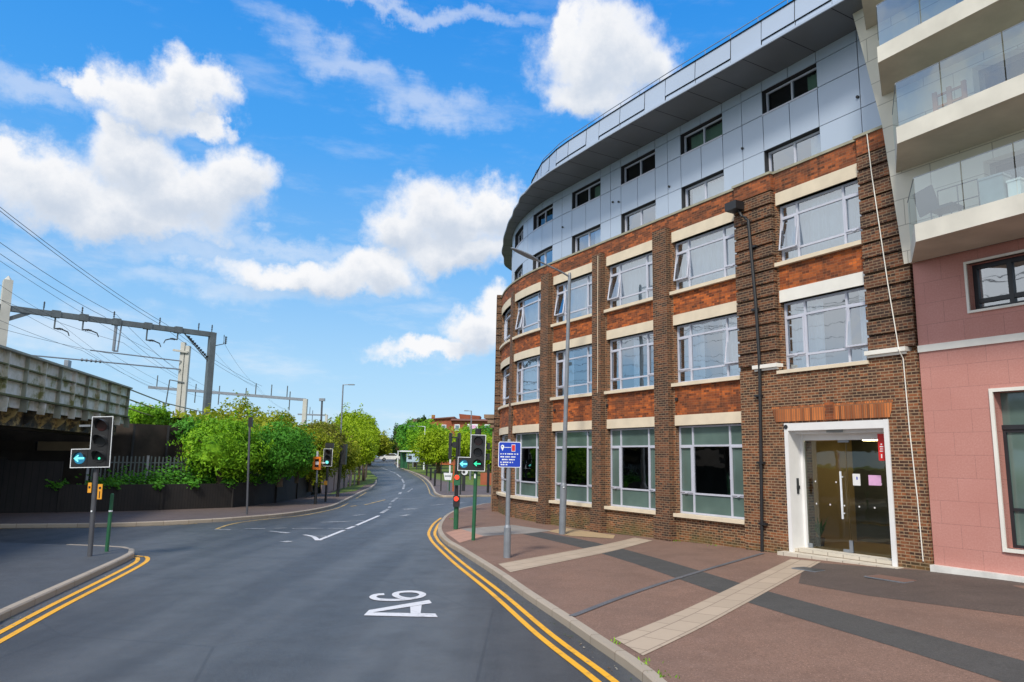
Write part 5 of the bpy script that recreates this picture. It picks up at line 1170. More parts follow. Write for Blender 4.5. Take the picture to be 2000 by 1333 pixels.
def tree(name, label, cat, x, y, z0, z1, w, mat, seed, nl=3000, leaf=.16, trunk=.0, depth=None, lumps=14, group=None, core=.6):
    depth = depth or w; t = thing(name, label, cat, (x, y, z0), group); tz = z0+trunk; R = (w/2, depth/2, (z1-tz)/2); c = Vector((x, y, (z1+tz)/2)); mb = crown_mesh(R, nl, leaf, seed, lumps, core=core)
    mb.v = [(a+c.x, b+c.y, q+c.z) for a, b, q in mb.v]; mb.build('crown' if trunk else 'foliage', mat, t)
    m_ = MB(); r = random.Random(seed); rt = max(.06, w*.035); top = Vector((x+r.uniform(-.2, .2), y, c.z)); m_.tube([(x, y, z0-.1), (x+r.uniform(-.05, .05), y, (z0+c.z)/2), tuple(top)], [rt*1.3, rt, rt*.5], 7)
    for k in range(5):
        a = r.uniform(0, 6.28); st = Vector((x, y, z0+(c.z-z0)*r.uniform(.45, .9))); m_.tube([st, st+Vector((cos(a)*R[0]*.5, sin(a)*R[1]*.5, R[2]*.5))], [rt*.5, rt*.2], 5)
    m_.build('trunk' if trunk else 'stem', 'bark', t); return t
TR = [
 ('bush', 'big bright green leafy bush spilling over the low black fence, left of its darker neighbour', 'bush', -14.1, 35.2, .9, 4.45, 4.7, 'leaf_bright', 11, 13000, .105, 0),
 ('bush', 'rounded mid-green bush with darker glossy leaves, right of the bright green bush', 'bush', -12.0, 37.6, 1.1, 4.4, 3.9, 'leaf_mid', 12, 10000, .10, 0),
 ('bush', 'bright green bush growing against the far end of the bridge girder', 'bush', -20.6, 40.5, 3.2, 5.45, 3.4, 'leaf_bright', 13, 4000, .12, 0),
 ('bush', 'green shrub behind the mossy handrail', 'bush', -18.2, 43.5, 2.6, 4.85, 3.6, 'leaf_olive', 14, 4000, .12, 0),
 ('bush', 'straggly yellow-green bush with sky showing through, tallest on the bank', 'bush', -17.7, 46.5, 2.2, 6.35, 4.0, 'leaf_olive', 15, 3600, .12, 0),
 ('bush', 'yellow-green bush on the bank to the right of the tallest straggly one', 'bush', -15.6, 48.2, 2.0, 5.5, 3.6, 'leaf_olive', 16, 4200, .12, 0),
 ('bush', 'olive bush above the orange framed box', 'bush', -14.3, 49.5, 1.2, 5.0, 3.8, 'leaf_olive', 17, 5000, .12, 0),
 ('bush', 'brownish olive bush behind the middle traffic signal', 'bush', -14.1, 54, 1.0, 5.2, 4.0, 'leaf_brown', 18, 5000, .13, 0),
 ('bush', 'dull brown-green bush further along the bank', 'bush', -16.0, 59, 1.5, 5.8, 4.4, 'leaf_brown', 19, 4500, .14, 0),
 ('bush', 'small fresh green bush leaning over the fence right of the glossy one', 'bush', -11.9, 40.2, 1.2, 3.7, 2.6, 'leaf_bright', 61, 4000, .10, 0),
 ('bush', 'dark leafed shrub hanging over the brown retaining wall', 'bush', -17.3, 39.6, 2.8, 4.6, 3.2, 'leaf_mid', 51, 3500, .11, 0),
 ('bush', 'olive shrub filling the gap between the bright green bush and the retaining wall', 'bush', -16.2, 39.2, 1.3, 4.6, 2.8, 'leaf_olive', 52, 4500, .11, 0),
 ('bush', 'olive bush on the bank above the two big green bushes', 'bush', -14.9, 42.5, 2.0, 5.3, 4.4, 'leaf_olive', 53, 5500, .12, 0),
 ('bush', 'broad olive bush behind the orange framed box and the far signal', 'bush', -12.6, 45.5, .5, 4.6, 3.6, 'leaf_olive', 54, 6500, .12, 0),
 ('bush', 'mossy green bush against the pale board fence', 'bush', -13.9, 56.5, .2, 4.6, 4.0, 'leaf_olive', 55, 5500, .13, 0),
 ('tree', 'green tree between the pale board fence and the tall bright tree', 'tree', -18.2, 82, .6, 6.6, 5.6, 'leaf_lime', 56, 5000, .18, .6),
 ('tree', 'round green tree behind the verge just before the bend', 'tree', -21.0, 94, .9, 8.2, 7.0, 'leaf_lime', 57, 5000, .2, .6),
 ('tree', 'wide dark green tree standing behind the reddish one at the crest', 'tree', -23.5, 176, 2.0, 10.8, 11, 'leaf_dark', 62, 4500, .32, .4),
 ('tree', 'lush green tree left of the shelter close to the road edge', 'tree', -19.3, 133, 1.5, 7.2, 5.0, 'leaf_mid', 63, 4000, .24, .3),
 ('tree', 'deep green tree directly behind the dark sided shelter', 'tree', -15.2, 112, 1.2, 8.6, 6.4, 'leaf_mid', 58, 5000, .24, .5),
 ('tree', 'mid-green tree just left of the broad yellow-green tree', 'tree', -12.6, 104, 1.0, 8.3, 6.4, 'leaf_bright', 59, 5000, .22, .5),
 ('tree', 'bushy tree filling the view below the red house windows', 'tree', -6.0, 98, .9, 6.8, 6.0, 'leaf_bright', 60, 5000, .2, .4),
 ('tree', 'round lime-green tree on the verge right of the tall distant lamp post', 'tree', -15.6, 65, 1.0, 5.9, 4.2, 'leaf_lime', 20, 6000, .14, .6),
 ('young_tree', 'young lime-green street tree nearest on the grass verge', 'tree', -13.35, 63.0, .2, 4.9, 3.0, 'leaf_lime', 21, 4500, .12, 1.1),
 ('young_tree', 'second young lime-green tree on the verge, just past the nearest', 'tree', -14.4, 70.0, .35, 5.6, 3.2, 'leaf_lime', 22, 3500, .13, 1.6),
 ('young_tree', 'young tree at the tip of the verge by the bend of the road', 'tree', -15.4, 76.0, .45, 5.2, 2.6, 'leaf_lime', 23, 3500, .13, 1.6),
 ('tree', 'tall bright tree rising above the others on the left of the road', 'tree', -24.6, 112, 1.1, 10.2, 8.2, 'leaf_lime', 24, 7000, .26, 1.5),
 ('tree', 'green tree filling the gap left of the tall bright tree', 'tree', -25.5, 98, 1.0, 7.8, 6.5, 'leaf_olive', 25, 4500, .22, 1.2),
 ('tree', 'green tree sloping down to the road beyond the tall bright tree', 'tree', -23.8, 120, 1.3, 7.4, 7.5, 'leaf_olive', 26, 4500, .24, .8),
 ('tree', 'low green tree at the far left roadside before the crest', 'tree', -27.5, 142, 1.7, 5.4, 6.5, 'leaf_olive', 27, 3500, .28, .6),
 ('tree', 'dark distant tree at the crest left of the white car', 'tree', -35.0, 190, 2.0, 8.4, 11, 'leaf_dark', 28, 3000, .36, .6),
 ('tree', 'dark distant tree closing the view directly over the crest', 'tree', -31.0, 205, 2.0, 6.8, 12, 'leaf_dark', 29, 3000, .38, .4),
 ('conifer', 'dark blackish tree at the far right of the crest', 'tree', -27.5, 172, 2.2, 10.2, 5.0, 'leaf_dark', 30, 3000, .30, .8),
 ('tree', 'reddish brown leaved tree beside the dark one at the crest', 'tree', -25.0, 162, 2.1, 9.6, 4.0, 'leaf_red', 31, 2600, .28, .8),
 ('tree', 'large rounded green tree right of the reddish one', 'tree', -21.3, 150, 1.9, 10.6, 8.0, 'leaf_mid', 32, 4500, .28, .8),
 ('tree', 'bright green tree behind the white sign board', 'tree', -16.8, 128, 1.5, 9.2, 7.2, 'leaf_bright', 33, 5500, .25, .3),
 ('tree', 'green tree between the sign board and the red house', 'tree', -13.0, 118, 1.2, 8.2, 6.6, 'leaf_bright', 34, 5500, .24, .3),
 ('tree', 'dark crowned small tree poking above the roofs', 'tree', -18.6, 145, 2, 11.0, 2.4, 'leaf_dark', 35, 1500, .24, 5.5),
 ('tree', 'broad yellow-green tree in front of the red brick house', 'tree', -9.4, 90, .8, 6.6, 7.0, 'leaf_lime', 36, 7500, .2, .3),
 ('tree', 'yellow-green tree behind the back-to-back signal heads', 'tree', -5.6, 84, .8, 6.2, 5.4, 'leaf_lime', 37, 6000, .18, .3),
 ('tree', 'narrow upright green tree against the red house wall', 'tree', -7.3, 104, 1.0, 8.0, 2.2, 'leaf_bright', 38, 2600, .2, .8),
 ('tree', 'bright green tree next to the brick porch of the corner building', 'tree', -2.6, 78, .7, 5.6, 4.6, 'leaf_lime', 39, 6000, .17, .3),
 ('tree', 'dark green tree top behind the nearest right hand signal', 'tree', -3.6, 92, .9, 7.4, 4.2, 'leaf_mid', 40, 4000, .2, .8),
 ('tree', 'green tree mostly hidden by the corner of the brick building', 'tree', .4, 86, .7, 7.6, 5.5, 'leaf_bright', 41, 4500, .2, .8),
]
for q in TR:
    nm, lb, ct, x, y, z0, z1, wd, mt, sd_, nl, lf, tk = q; tree(nm, lb, ct, x, y, z0, z1, wd, mt, sd_, nl, lf, tk, core=.3 if 'straggly' in lb else .62, lumps=30)
# low scrub on the bank (nobody could count it)
m_ = MB(); r = random.Random(5)
for k in range(26000):
    i = r.randrange(len(E0)-1); y_ = E0[i][1]
    if y_ > 120 and r.random() < .6: continue
    f = r.random(); a, b = E0[i], E0[i+1]; d = r.uniform(-.1, 7.5) if r.random() < .8 else r.uniform(0, 14); hh = .9+ (min(d, 1.5)/1.5*.6)+(max(0, min(d, 6.5)-1.5)/5*3.1)
    px, py = a[0]+(b[0]-a[0])*f-d*.95, a[1]+(b[1]-a[1])*f+d*.1; p = Vector((px, py, hh+zr(py)+abs(r.gauss(0, .35))*(1+.4*sin(px*1.3+py*.7))))
    n_ = Vector((r.gauss(0, 1), r.gauss(-.3, 1), r.gauss(.6, 1))).normalized(); x = n_.cross(Vector((r.gauss(0, 1), r.gauss(0, 1), r.gauss(0, 1)))).normalized(); y = n_.cross(x); s = .12+.0016*py
    m_.quad([p-x*s, p-y*s*.5, p+x*s, p+y*s*.5], [(0, 0)]*4)
tag(m_.build('undergrowth', 'leaf_olive'), 'scrubby yellow-green undergrowth covering the railway bank', 'undergrowth', kind='stuff')
m_ = MB()
for k in range(6500):   # creepers around the palisade and fence top
    f = r.random()**1.2; p = pb+(pa-pb)*f*1.0+Vector((r.uniform(-.2, .8), r.uniform(-.6, 1.3))); z = 1.0+abs(r.gauss(0, .5))*(1.3-f*.9); p = Vector((p.x, p.y, z+.05))
    if r.random() < .3: q = Vector(FEs[i0+r.randrange(max(1, i1-i0))]); p = Vector((q.x+r.uniform(-.3, .3)-.2, q.y+r.uniform(-.3, .4), 1.22+.03*max(0, q.y-34)+r.gauss(0, .09)))
    n_ = Vector((r.gauss(0, 1), r.gauss(-.3, 1), r.gauss(.6, 1))).normalized(); x = n_.cross(Vector((0.3, .2, 1))).normalized(); y = n_.cross(x); s = .09
    m_.quad([p-x*s, p-y*s*.5, p+x*s, p+y*s*.5], [(0, 0)]*4)
tag(m_.build('creepers', 'leaf_mid'), 'green creepers climbing through the palisade and over the low fence', 'creepers', kind='stuff')
# ---------------------------------------------------------------- street furniture
def lean(a, top):   # pole axis helper: point at height z along the pole from base a to top point
    A_, B_ = Vector(a), Vector(top); return lambda z: A_+(B_-A_)*((z-A_.z)/(B_.z-A_.z))
def arrow_left(m_, cx, z, y, s):
    for q in ([(-s, 0), (-s*.25, s*.62), (-s*.1, s*.45), (-s*.42, .12*s), (-s*.42, -.12*s), (-s*.1, -s*.45), (-s*.25, -s*.62)], [(-s*.5, s*.16), (s*.8, s*.16), (s*.8, -s*.16), (-s*.5, -s*.16)]):
        m_.quad([(cx+x, y-(0 if len(q) == 7 else .002), z+w_) for x, w_ in q][::-1])
def signal_head(t, cx, ztop, wd, ht, y, arrow=None, face='front', lit=None, border='signwhite'):
    """main three-lamp head facing -y, backing board with white border; arrow=(w,h) adds the box on the left at the foot"""
    zb = ztop-ht; x0, x1 = cx-wd/2, cx+wd/2
    out = [(x0, ztop), (x1, ztop), (x1, zb)]+([(x0-arrow[0], zb), (x0-arrow[0], zb+arrow[1]), (x0, zb+arrow[1])] if arrow else [(x0, zb)])
    def inset(P, d):
        n = len(P); r = []
        for i in range(n):
            a, b, c = Vector(P[i-1]), Vector(P[i]), Vector(P[(i+1) % n]); e1 = (b-a).normalized(); e2 = (c-b).normalized(); n1 = Vector((e1.y, -e1.x)); n2 = Vector((e2.y, -e2.x)); r.append(tuple(b+(n1+n2)*d))
        return r
    inn = inset(out, .017); m_ = MB(); m_.prism(out, y+.02, y+.05); m_.build('backing_board', 'black', t)
    m_ = MB(); n = len(out)
    for i in range(n):
        j = (i+1) % n; m_.quad([(out[i][0], y+.012, out[i][1]), (inn[i][0], y+.012, inn[i][1]), (inn[j][0], y+.012, inn[j][1]), (out[j][0], y+.012, out[j][1])])
    m_.build('white_border', border, t)
    m_ = MB(); bx = wd*.30; m_.box((cx, y+.12, ztop-ht/2), (bx*2, .22, ht*.94)); m_.build('housing', 'black', t)
    r_l = ht*.105; zs = [ztop-ht*(.18+.31*k) for k in range(3)]
    for k, z in enumerate(zs):
        m_ = MB(); m_.tube([(cx, y+.012, z), (cx, y-.004, z)], [r_l*1.08, r_l], 16)
        lamp = m_.build('lens', 'lens' if k == 0 else 'black', t)
        m_ = MB(); N_ = 14; Rr = r_l*1.18
        for i in range(N_):   # hood: open-bottomed half tube
            a0, a1_ = pi*(-.12)+pi*1.24*i/N_, pi*(-.12)+pi*1.24*(i+1)/N_; ln = lambda a: -.04-.19*max(0, sin(a))
            p = [(cx+Rr*cos(a0), y+.015, z+Rr*sin(a0)), (cx+Rr*cos(a1_), y+.015, z+Rr*sin(a1_)), (cx+Rr*cos(a1_), y+ln(a1_), z+Rr*sin(a1_)), (cx+Rr*cos(a0), y+ln(a0), z+Rr*sin(a0))]; m_.quad(p, None, 0, True)
        m_.build('hood', 'charcoal', t)
    if lit: m_ = MB(); arrow_left(m_, cx, zs[2], y-.008, r_l*1.05); m_.build('green_arrow', lit, t)
    if arrow:
        ax = x0-arrow[0]/2; az_ = zb+arrow[1]/2; m_ = MB(); m_.box((ax, y+.10, az_), (arrow[0]*.8, .18, arrow[1]*.8)); m_.build('housing', 'black', t)
        m_ = MB(); m_.tube([(ax, y+.018, az_), (ax, y-.002, az_)], [r_l*1.1, r_l*1.02], 16); m_.build('lens', 'bluelens', t)
        m_ = MB(); arrow_left(m_, ax, az_, y-.006, r_l*1.1); m_.build('left_arrow', 'cyanlamp', t)
        m_ = MB(); N_ = 12; Rr = r_l*1.15
        for i in range(N_):
            a0, a1_ = pi*.05+pi*.9*i/N_, pi*.05+pi*.9*(i+1)/N_; m_.quad([(ax+Rr*cos(a0), y+.015, az_+Rr*sin(a0)), (ax+Rr*cos(a1_), y+.015, az_+Rr*sin(a1_)), (ax+Rr*cos(a1_), y-.09, az_+Rr*sin(a1_)), (ax+Rr*cos(a0), y-.09, az_+Rr*sin(a0))], None, 0, True)
        m_.build('hood', 'charcoal', t)
def place(t, x, y, z, rz=0, tilt=0):
    t.location = (x, y, z); t.rotation_euler = (0, tilt, rz)
# left signal on the traffic island
t = thing('traffic_signal', 'tall traffic signal with a blue left arrow on the near left island', 'traffic light', (0, 0, 0))
m_ = MB(); m_.tube([(0, .17, 0), (0, .17, 3.3)], .057, 14); m_.build('pole', 'darkpole', t)
signal_head(t, .155, 3.34, .52, 1.24, 0, arrow=(.45, .46), lit=None)
m_ = MB(); m_.box((-.29, .06, 3.12), (.28, .03, .05)); m_.build('bracket', 'steel', t)
m_ = MB(); m_.tube([(.155, -.01, 2.30+.02), (.155, -.016, 2.32)], [.03, .03], 8); m_.build('green_spot', 'greenlamp', t)
m_ = MB(); m_.box((.17, .10, 1.52), (.11, .015, .36)); tg = m_.build('yellow_plate', 'yellowtag', t)
m_ = MB(); m_.box((-.085, .10, 1.62), (.085, .015, .24)); m_.build('yellow_plate', 'yellowtag', t)
m_ = MB(); m_.box((.17, .088, 1.45), (.02, .006, .16)); m_.build('mark', 'black', t)
m_ = MB(); m_.tube([(.17, .092, 1.61), (.17, .088, 1.61)], .03, 10); m_.build('mark', 'black', t)
m_ = MB(); m_.box((-.085, .090, 1.63), (.045, .006, .05)); m_.build('mark', 'black', t)
m_ = MB(); m_.tube([(0, .105, 1.06), (0, .10, 1.06)], .022, 8); m_.build('sticker', 'signwhite', t)
place(t, -10.19, 17.84, .12, 0, -.036)
t = thing('marker_post', 'short plain green post right of the left hand signal', 'post', (0, 0, 0)); m_ = MB(); m_.tube([(0, 0, 0), (0, 0, 1.40), (0, 0, 1.44)], [.045, .045, .03], 10); m_.build('shaft', 'greenpole', t); m_ = MB(); m_.tube([(0, 0, .98), (0, 0, 1.02)], .048, 10); m_.build('band', 'signwhite', t); place(t, -10.27, 18.88, .12, 0, -.006)
# right signal
t = thing('traffic_signal', 'traffic signal on a green pole with two lit arrows near the right kerb', 'traffic light', (0, 0, 0))
m_ = MB(); m_.tube([(0, .17, 0), (0, .17, 2.1)], .057, 12); m_.build('pole', 'greenpole', t); m_ = MB(); m_.tube([(0, .17, 2.1), (0, .17, 3.3)], .055, 12); m_.build('upper_pole', 'black', t)
signal_head(t, .05, 3.22, .47, 1.12, 0, arrow=(.38, .42), lit='greenlamp')
m_ = MB(); m_.box((-.02, .17, 1.95), (.05, .13, .14)); m_.build('label_plate', 'signwhite', t); m_ = MB(); m_.tube([(.03, .17, 3.2), (.03, .17, 3.42)], .10, 10); m_.build('cap', 'black', t)
for z in (2.88, 2.55): m_ = MB(); m_.box((.36, .25, z), (.1, .2, .2)); m_.build('side_visor', 'black', t)
place(t, -1.24, 22.74, .12, 0, .012)
# pole with two lit red boxes
t = thing('pedestrian_signal', 'green post with two small red lit boxes at the right kerb', 'traffic light', (0, 0, 0))
m_ = MB(); m_.tube([(0, 0, 0), (0, 0, .9)], .085, 12); m_.build('pole', 'greenpole', t); m_ = MB(); m_.tube([(0, 0, .88), (-.03, 0, 3.2)], .05, 10); m_.build('upper_pole', 'black', t)
for z, mt in ((.97, 'red'), (1.72, 'greenpole')):
    m_ = MB(); m_.box((0, -.05, z), (.22, .22, .38)); bx = m_.build('push_box', 'black' if mt == 'red' else 'greenpole', t); m_ = MB(); m_.tube([(0, -.172, z+.09), (0, -.19, z+.09)], .085, 14); m_.build('red_lamp', 'redlamp', bx)
place(t, -2.06, 26.4, .12)
# back-to-back heads on the pole at the side road
t = thing('traffic_signal', 'pair of black signal heads seen edge-on on a dark pole behind the green one', 'traffic light', (0, 0, 0))
m_ = MB(); m_.tube([(0, 0, 0), (0, 0, 3.4)], .06, 10); m_.build('pole', 'black', t)
for dx in (-.32, .08):
    m_ = MB(); m_.box((dx, 0, 3.05), (.13, .34, 1.2)); m_.build('housing', 'black', t)
m_ = MB(); m_.box((-.12, 0, 3.45), (.4, .05, .05)); m_.box((-.12, 0, 2.55), (.3, .05, .04)); m_.build('bracket', 'black', t)
m_ = MB(); m_.tube([(-.12, -.1, 3.1), (-.12, .1, 3.1)], .14, 12); m_.build('bell_box', 'black', t)
place(t, -2.72, 34.18, .12)
t = thing('traffic_signal', 'far dark signal head edge-on on a thick black pole by the grass verge', 'traffic light', (0, 0, 0)); m_ = MB(); m_.tube([(0, 0, 0), (.12, 0, 3.2)], .10, 10); m_.build('pole', 'black', t); m_ = MB(); m_.box((.28, 0, 2.6), (.26, .4, 1.25)); m_.build('housing', 'black', t); place(t, -10.95, 45.71, .12)
t = thing('traffic_signal', 'far traffic signal with white edged board and bluish lamp beside the orange box', 'traffic light', (0, 0, 0))
m_ = MB(); m_.tube([(0, .15, 0), (0, .15, 2.9)], .06, 10); m_.build('pole', 'black', t); signal_head(t, .02, 2.88, .5, .96, 0, None); m_ = MB(); m_.box((.06, .12, 3.05), (.45, .2, .28)); m_.build('rear_box', 'black', t)
m_ = MB(); m_.tube([(0, -.02, 2.14), (0, -.03, 2.14)], .085, 14); m_.build('blue_lamp', 'cyanlamp', t); m_ = MB(); m_.box((-.02, .02, 1.02), (.16, .14, .22)); m_.build('push_box', 'yellowtag', t); place(t, -10.33, 40.3, .12)
t = thing('display_box', 'bright orange framed box with a dark opening on a slim grey pole', 'sign', (0, 0, 0))
m_ = MB(); m_.tube([(0, .1, 0), (0, .1, 1.1)], .075, 10); m_.build('base_pole', 'black', t); m_ = MB(); m_.tube([(0, .1, 1.1), (0, .1, 2.55)], .045, 10); m_.build('pole', 'steel', t)
m_ = MB()
for c, d in (((-.155, 0, 2.1), (.09, .2, .66)), ((.155, 0, 2.1), (.09, .2, .66)), ((0, 0, 2.37), (.22, .2, .12)), ((0, 0, 1.83), (.22, .2, .12))): m_.box(c, d)
m_.build('orange_frame', 'orange', t); m_ = MB(); m_.box((0, .06, 2.1), (.22, .06, .42)); m_.build('dark_panel', 'black', t); m_ = MB(); m_.box((0, .01, 2.1), (.17, .05, .16)); m_.build('lamp', 'signwhite', t)
m_ = MB(); m_.tube([(-.03, .05, 2.44), (-.03, .05, 2.72)], [.06, .045], 8); m_.build('white_cap', 'signwhite', t); m_ = MB(); m_.box((.3, .05, 2.12), (.22, .04, .05)); m_.build('arm', 'signwhite', t); place(t, -10.3, 38.17, .12)
# blue sign
t = thing('sign_post', 'blue information sign with white border on a stepped grey post', 'sign', (0, 0, 0))
m_ = MB(); m_.tube([(0, 0, 0), (0, 0, .75), (0, 0, .82)], [.093, .093, .062], 14); m_.build('base', 'greypole', t); m_ = MB(); m_.tube([(0, 0, .8), (0, 0, 2.95), (0, 0, 3.0)], [.058, .058, .03], 12); m_.build('pole', 'greypole', t)
def rrect(x0, x1, z0, z1, r, y, n=4):
    P = []
    for cx, cz, a0 in ((x1-r, z1-r, 0), (x0+r, z1-r, pi/2), (x0+r, z0+r, pi), (x1-r, z0+r, 1.5*pi)):
        for k in range(n+1): a = a0+pi/2*k/n; P.append((cx+r*cos(a), y, cz+r*sin(a)))
    return P
m_ = MB(); P = rrect(-.275, .315, 2.27, 2.93, .045, -.075); Q = [(x, y+.02, z) for x, y, z in P]; m_.quad(P[::-1]); m_.quad(Q); [m_.quad([P[i], P[(i+1) % len(P)], Q[(i+1) % len(P)], Q[i]]) for i in range(len(P))]; sp_ = m_.build('sign_panel', 'signwhite', t)
m_ = MB(); m_.quad(rrect(-.258, .298, 2.287, 2.913, .035, -.078)[::-1]); m_.build('blue_face', 'bluesign', sp_)
def pl(name, L, mat, y=-.081):
    for q in L: m_ = MB(); m_.quad([(q[0], y, q[2]), (q[1], y, q[2]), (q[1], y, q[3]), (q[0], y, q[3])]); m_.build(name, mat, sp_)
m_ = MB(); c = [(-.17+.045*cos(a), -.081, 2.80+.05*sin(a)) for a in [pi*(-.12)+pi*1.24*k/12 for k in range(13)]]+[(-.17, -.081, 2.69)]; m_.quad(c[::-1]); m_.build('pin_emblem', 'signwhite', sp_)
m_ = MB(); m_.quad([(-.19, -.083, 2.79), (-.165, -.083, 2.785), (-.165, -.083, 2.815), (-.19, -.083, 2.82)]); m_.build('pin_hole', 'charcoal', sp_)
pl('emblem_line', [(-.12, .05, 2.775, 2.79)], 'signwhite'); pl('emblem_border', [(.065, .165, 2.68, 2.86)], 'signwhite'); pl('red_emblem', [(.073, .157, 2.695, 2.848)], 'red', -.084)
r = random.Random(3)
for z, x0, x1 in ((2.60, -.22, .24), (2.525, -.22, .17), (2.455, -.18, .17), (2.385, -.22, .11), (2.325, -.21, -.02)):
    x = x0; L = []
    while x < x1-.02: w_ = r.uniform(.02, .055); L.append((x, min(x+w_, x1), z, z+.030)); x += w_+r.choice((.006, .008, .03))
    for q in L: m_ = MB(); m_.quad([(q[0], -.081, q[2]), (q[1], -.081, q[2]), (q[1], -.081, q[3]), (q[0], -.081, q[3])]); m_.build('text_mark', 'signwhite', sp_)
place(t, -.16, 19.08, .12)
# street lamps
t = thing('street_lamp', 'tall grey lamp column in front of the brick building with a long flat lantern', 'street lamp', (0, 0, 0))
m_ = MB(); m_.tube([(0, 0, 0), (0, 0, 1.62), (0, 0, 1.72)], [.115, .115, .085], 16); m_.build('base', 'greypole', t)
m_ = MB(); m_.tube([(0, 0, 1.7), (0, 0, 9.05), (0, 0, 9.15)], [.082, .06, .045], 14); m_.build('column', 'greypole', t)
dn = Vector((N0.x, N0.y, 0)); m_ = MB(); m_.tube([Vector((0, 0, 9.0)), dn*.35+Vector((0, 0, 9.12)), dn*1.45+Vector((0, 0, 9.38))], [.035, .032, .03], 10); m_.build('arm', 'greypole', t)
m_ = MB(); A_ = dn*1.4+Vector((0, 0, 9.36)); e = (dn+Vector((0, 0, .24))).normalized(); sd_ = e.cross(Vector((0, 0, 1))).normalized(); upv = sd_.cross(e)
ring = []
for f, wd, h in ((0, .05, .05), (.08, .11, .07), (.35, .15, .085), (.75, .13, .07), (1.0, .07, .04), (1.06, .01, .01)):
    c = A_+e*(f*1.05); ring.append([tuple(c+sd_*(wd*cos(a))+upv*(h*(sin(a) if sin(a) > 0 else .45*sin(a)))) for a in [2*pi*k/12 for k in range(12)]])
for a, b in zip(ring, ring[1:]):
    for k in range(12): m_.quad([a[k], a[(k+1) % 12], b[(k+1) % 12], b[k]], None, 0, True)
m_.build('lantern', 'steel', t); m_ = MB(); m_.tube([(0, -.12, 1.55), (0, -.118, 1.58)], .03, 8); m_.build('sticker', 'signwhite', t)
place(t, 1.65, 25.27, .12+0, 0, .022)
def far_lamp(label, x, y, z, h, arm, right=True, mat='greypole'):
    t = thing('street_lamp', label, 'street lamp', (0, 0, 0)); m_ = MB(); m_.tube([(0, 0, 0), (0, 0, 1.5), (0, 0, 1.6), (0, 0, h)], [.11, .11, .075, .055], 8); m_.build('column', mat, t)
    s = 1 if right else -1; m_ = MB(); m_.tube([(0, 0, h-.02), (s*arm*.45, 0, h)], .035, 6); m_.build('arm', mat, t); m_ = MB(); m_.box((s*arm*.72, 0, h), (arm*.55, .22, .08)); m_.build('lantern', 'steel', t); place(t, x, y, z, 0, -.01); return t
far_lamp('tall lamp column on the far left pavement with its arm pointing right', -14.3, 59.8, .12, 8.35, .95)
far_lamp('lamp column rising behind the right hand signal with its arm pointing left', -4.6, 76, .45, 7.1, .75, False)
far_lamp('white lamp column rising from the trees in front of the red house', -12.4, 100, .95, 5.9, 1.0, False, 'signwhite')
far_lamp('farthest thin lamp column above the sign board', -15.3, 110, 1.1, 6.2, .8, False)
t = thing('pole', 'slim dark pole standing on the far pavement before the bright green bushes', 'pole', (0, 0, 0)); m_ = MB(); m_.tube([(0, 0, 0), (0, 0, 4.0)], .045, 8); m_.build('shaft', 'darkpole', t); m_ = MB(); m_.box((.03, 0, 3.85), (.16, .12, .4)); m_.build('head', 'black', t); place(t, -11.16, 30.97, .12, 0, -.045)
# posts and small signs on the far right pavement
def post(label, x, y, z, h, r, mat='black', name='marker_post'):
    t = thing(name, label, 'post', (x, y, z)); m_ = MB(); m_.tube([(x, y, z), (x, y, z+h)], r, 8); m_.build('shaft', mat, t); return t
post('black post on the far right pavement seen right of the green signal pole', -1.97, 54.8, .12, 2.1, .10)
post('slim dark post left of the round white sign', -3.74, 50.99, .12, 1.75, .055, 'charcoal')
t = post('thick dark post topped by a round white sign', -3.92, 56.62, .12, 1.3, .13, 'charcoal', 'sign_post'); m_ = MB(); m_.tube([(-3.86, 56.45, 1.6), (-3.86, 56.42, 1.6)], .26, 16); m_.build('round_sign', 'signwhite', t); m_ = MB(); m_.tube([(-3.92, 56.41, 1.58), (-3.92, 56.4, 1.58)], .12, 12); m_.build('inner_disc', 'charcoal', t)
t = thing('guard_rail', 'rust-red post and crossbar frame on the far pavement', 'railing', (-5.58, 55.9, .12)); m_ = MB(); m_.tube([(-5.58, 55.93, .12), (-5.62, 55.93, 2.2)], .045, 6); m_.build('post', 'black', t); m_ = MB(); m_.beam((-5.7, 55.93, 2.15), (-4.6, 55.93, 2.15), .06, .09); m_.build('crossbar', simple('rust_red', (.42, .10, .03), .7), t); m_ = MB(); m_.tube([(-4.65, 55.93, .12), (-4.65, 55.93, 2.15)], .07, 6); m_.build('post', bpy.data.materials['rust_red'], t)
post('dark post with a pale cap beside the far verge', -6.91, 63.76, .2, 1.4, .09); post('shorter dark post nearest the bend of the far pavement', -8.35, 73.04, .39, 1.25, .1); post('farthest dark post along the right verge', -9.95, 82.89, .59, 1.2, .1)
t = thing('street_name_sign', 'small white tray shaped sign on a thin post by the far kerb', 'sign', (-4.8, 52.88, .12)); m_ = MB(); m_.tube([(-4.8, 52.88, .12), (-4.8, 52.88, 1.1)], .035, 6); m_.build('post', 'steel', t)
m_ = MB(); P = [(-5.12, 1.55), (-4.48, 1.55), (-4.56, 1.05), (-5.02, 1.05)]; m_.prism(P[::-1], 52.80, 52.86); m_.build('panel', 'signwhite', t); m_ = MB(); m_.box((-4.8, 52.795, 1.33), (.46, .004, .12)); m_.build('text_line', 'plastic_grey', t)
t = thing('marker_pole', 'white topped slim pole behind the small tray shaped sign', 'pole', (-4.95, 56, .12)); m_ = MB(); m_.tube([(-4.95, 56, .12), (-4.95, 56, 1.45)], .05, 6); m_.build('lower', 'greenpole', t); m_ = MB(); m_.tube([(-4.95, 56, 1.45), (-4.95, 56, 2.5)], .07, 6); m_.build('upper', 'signwhite', t)
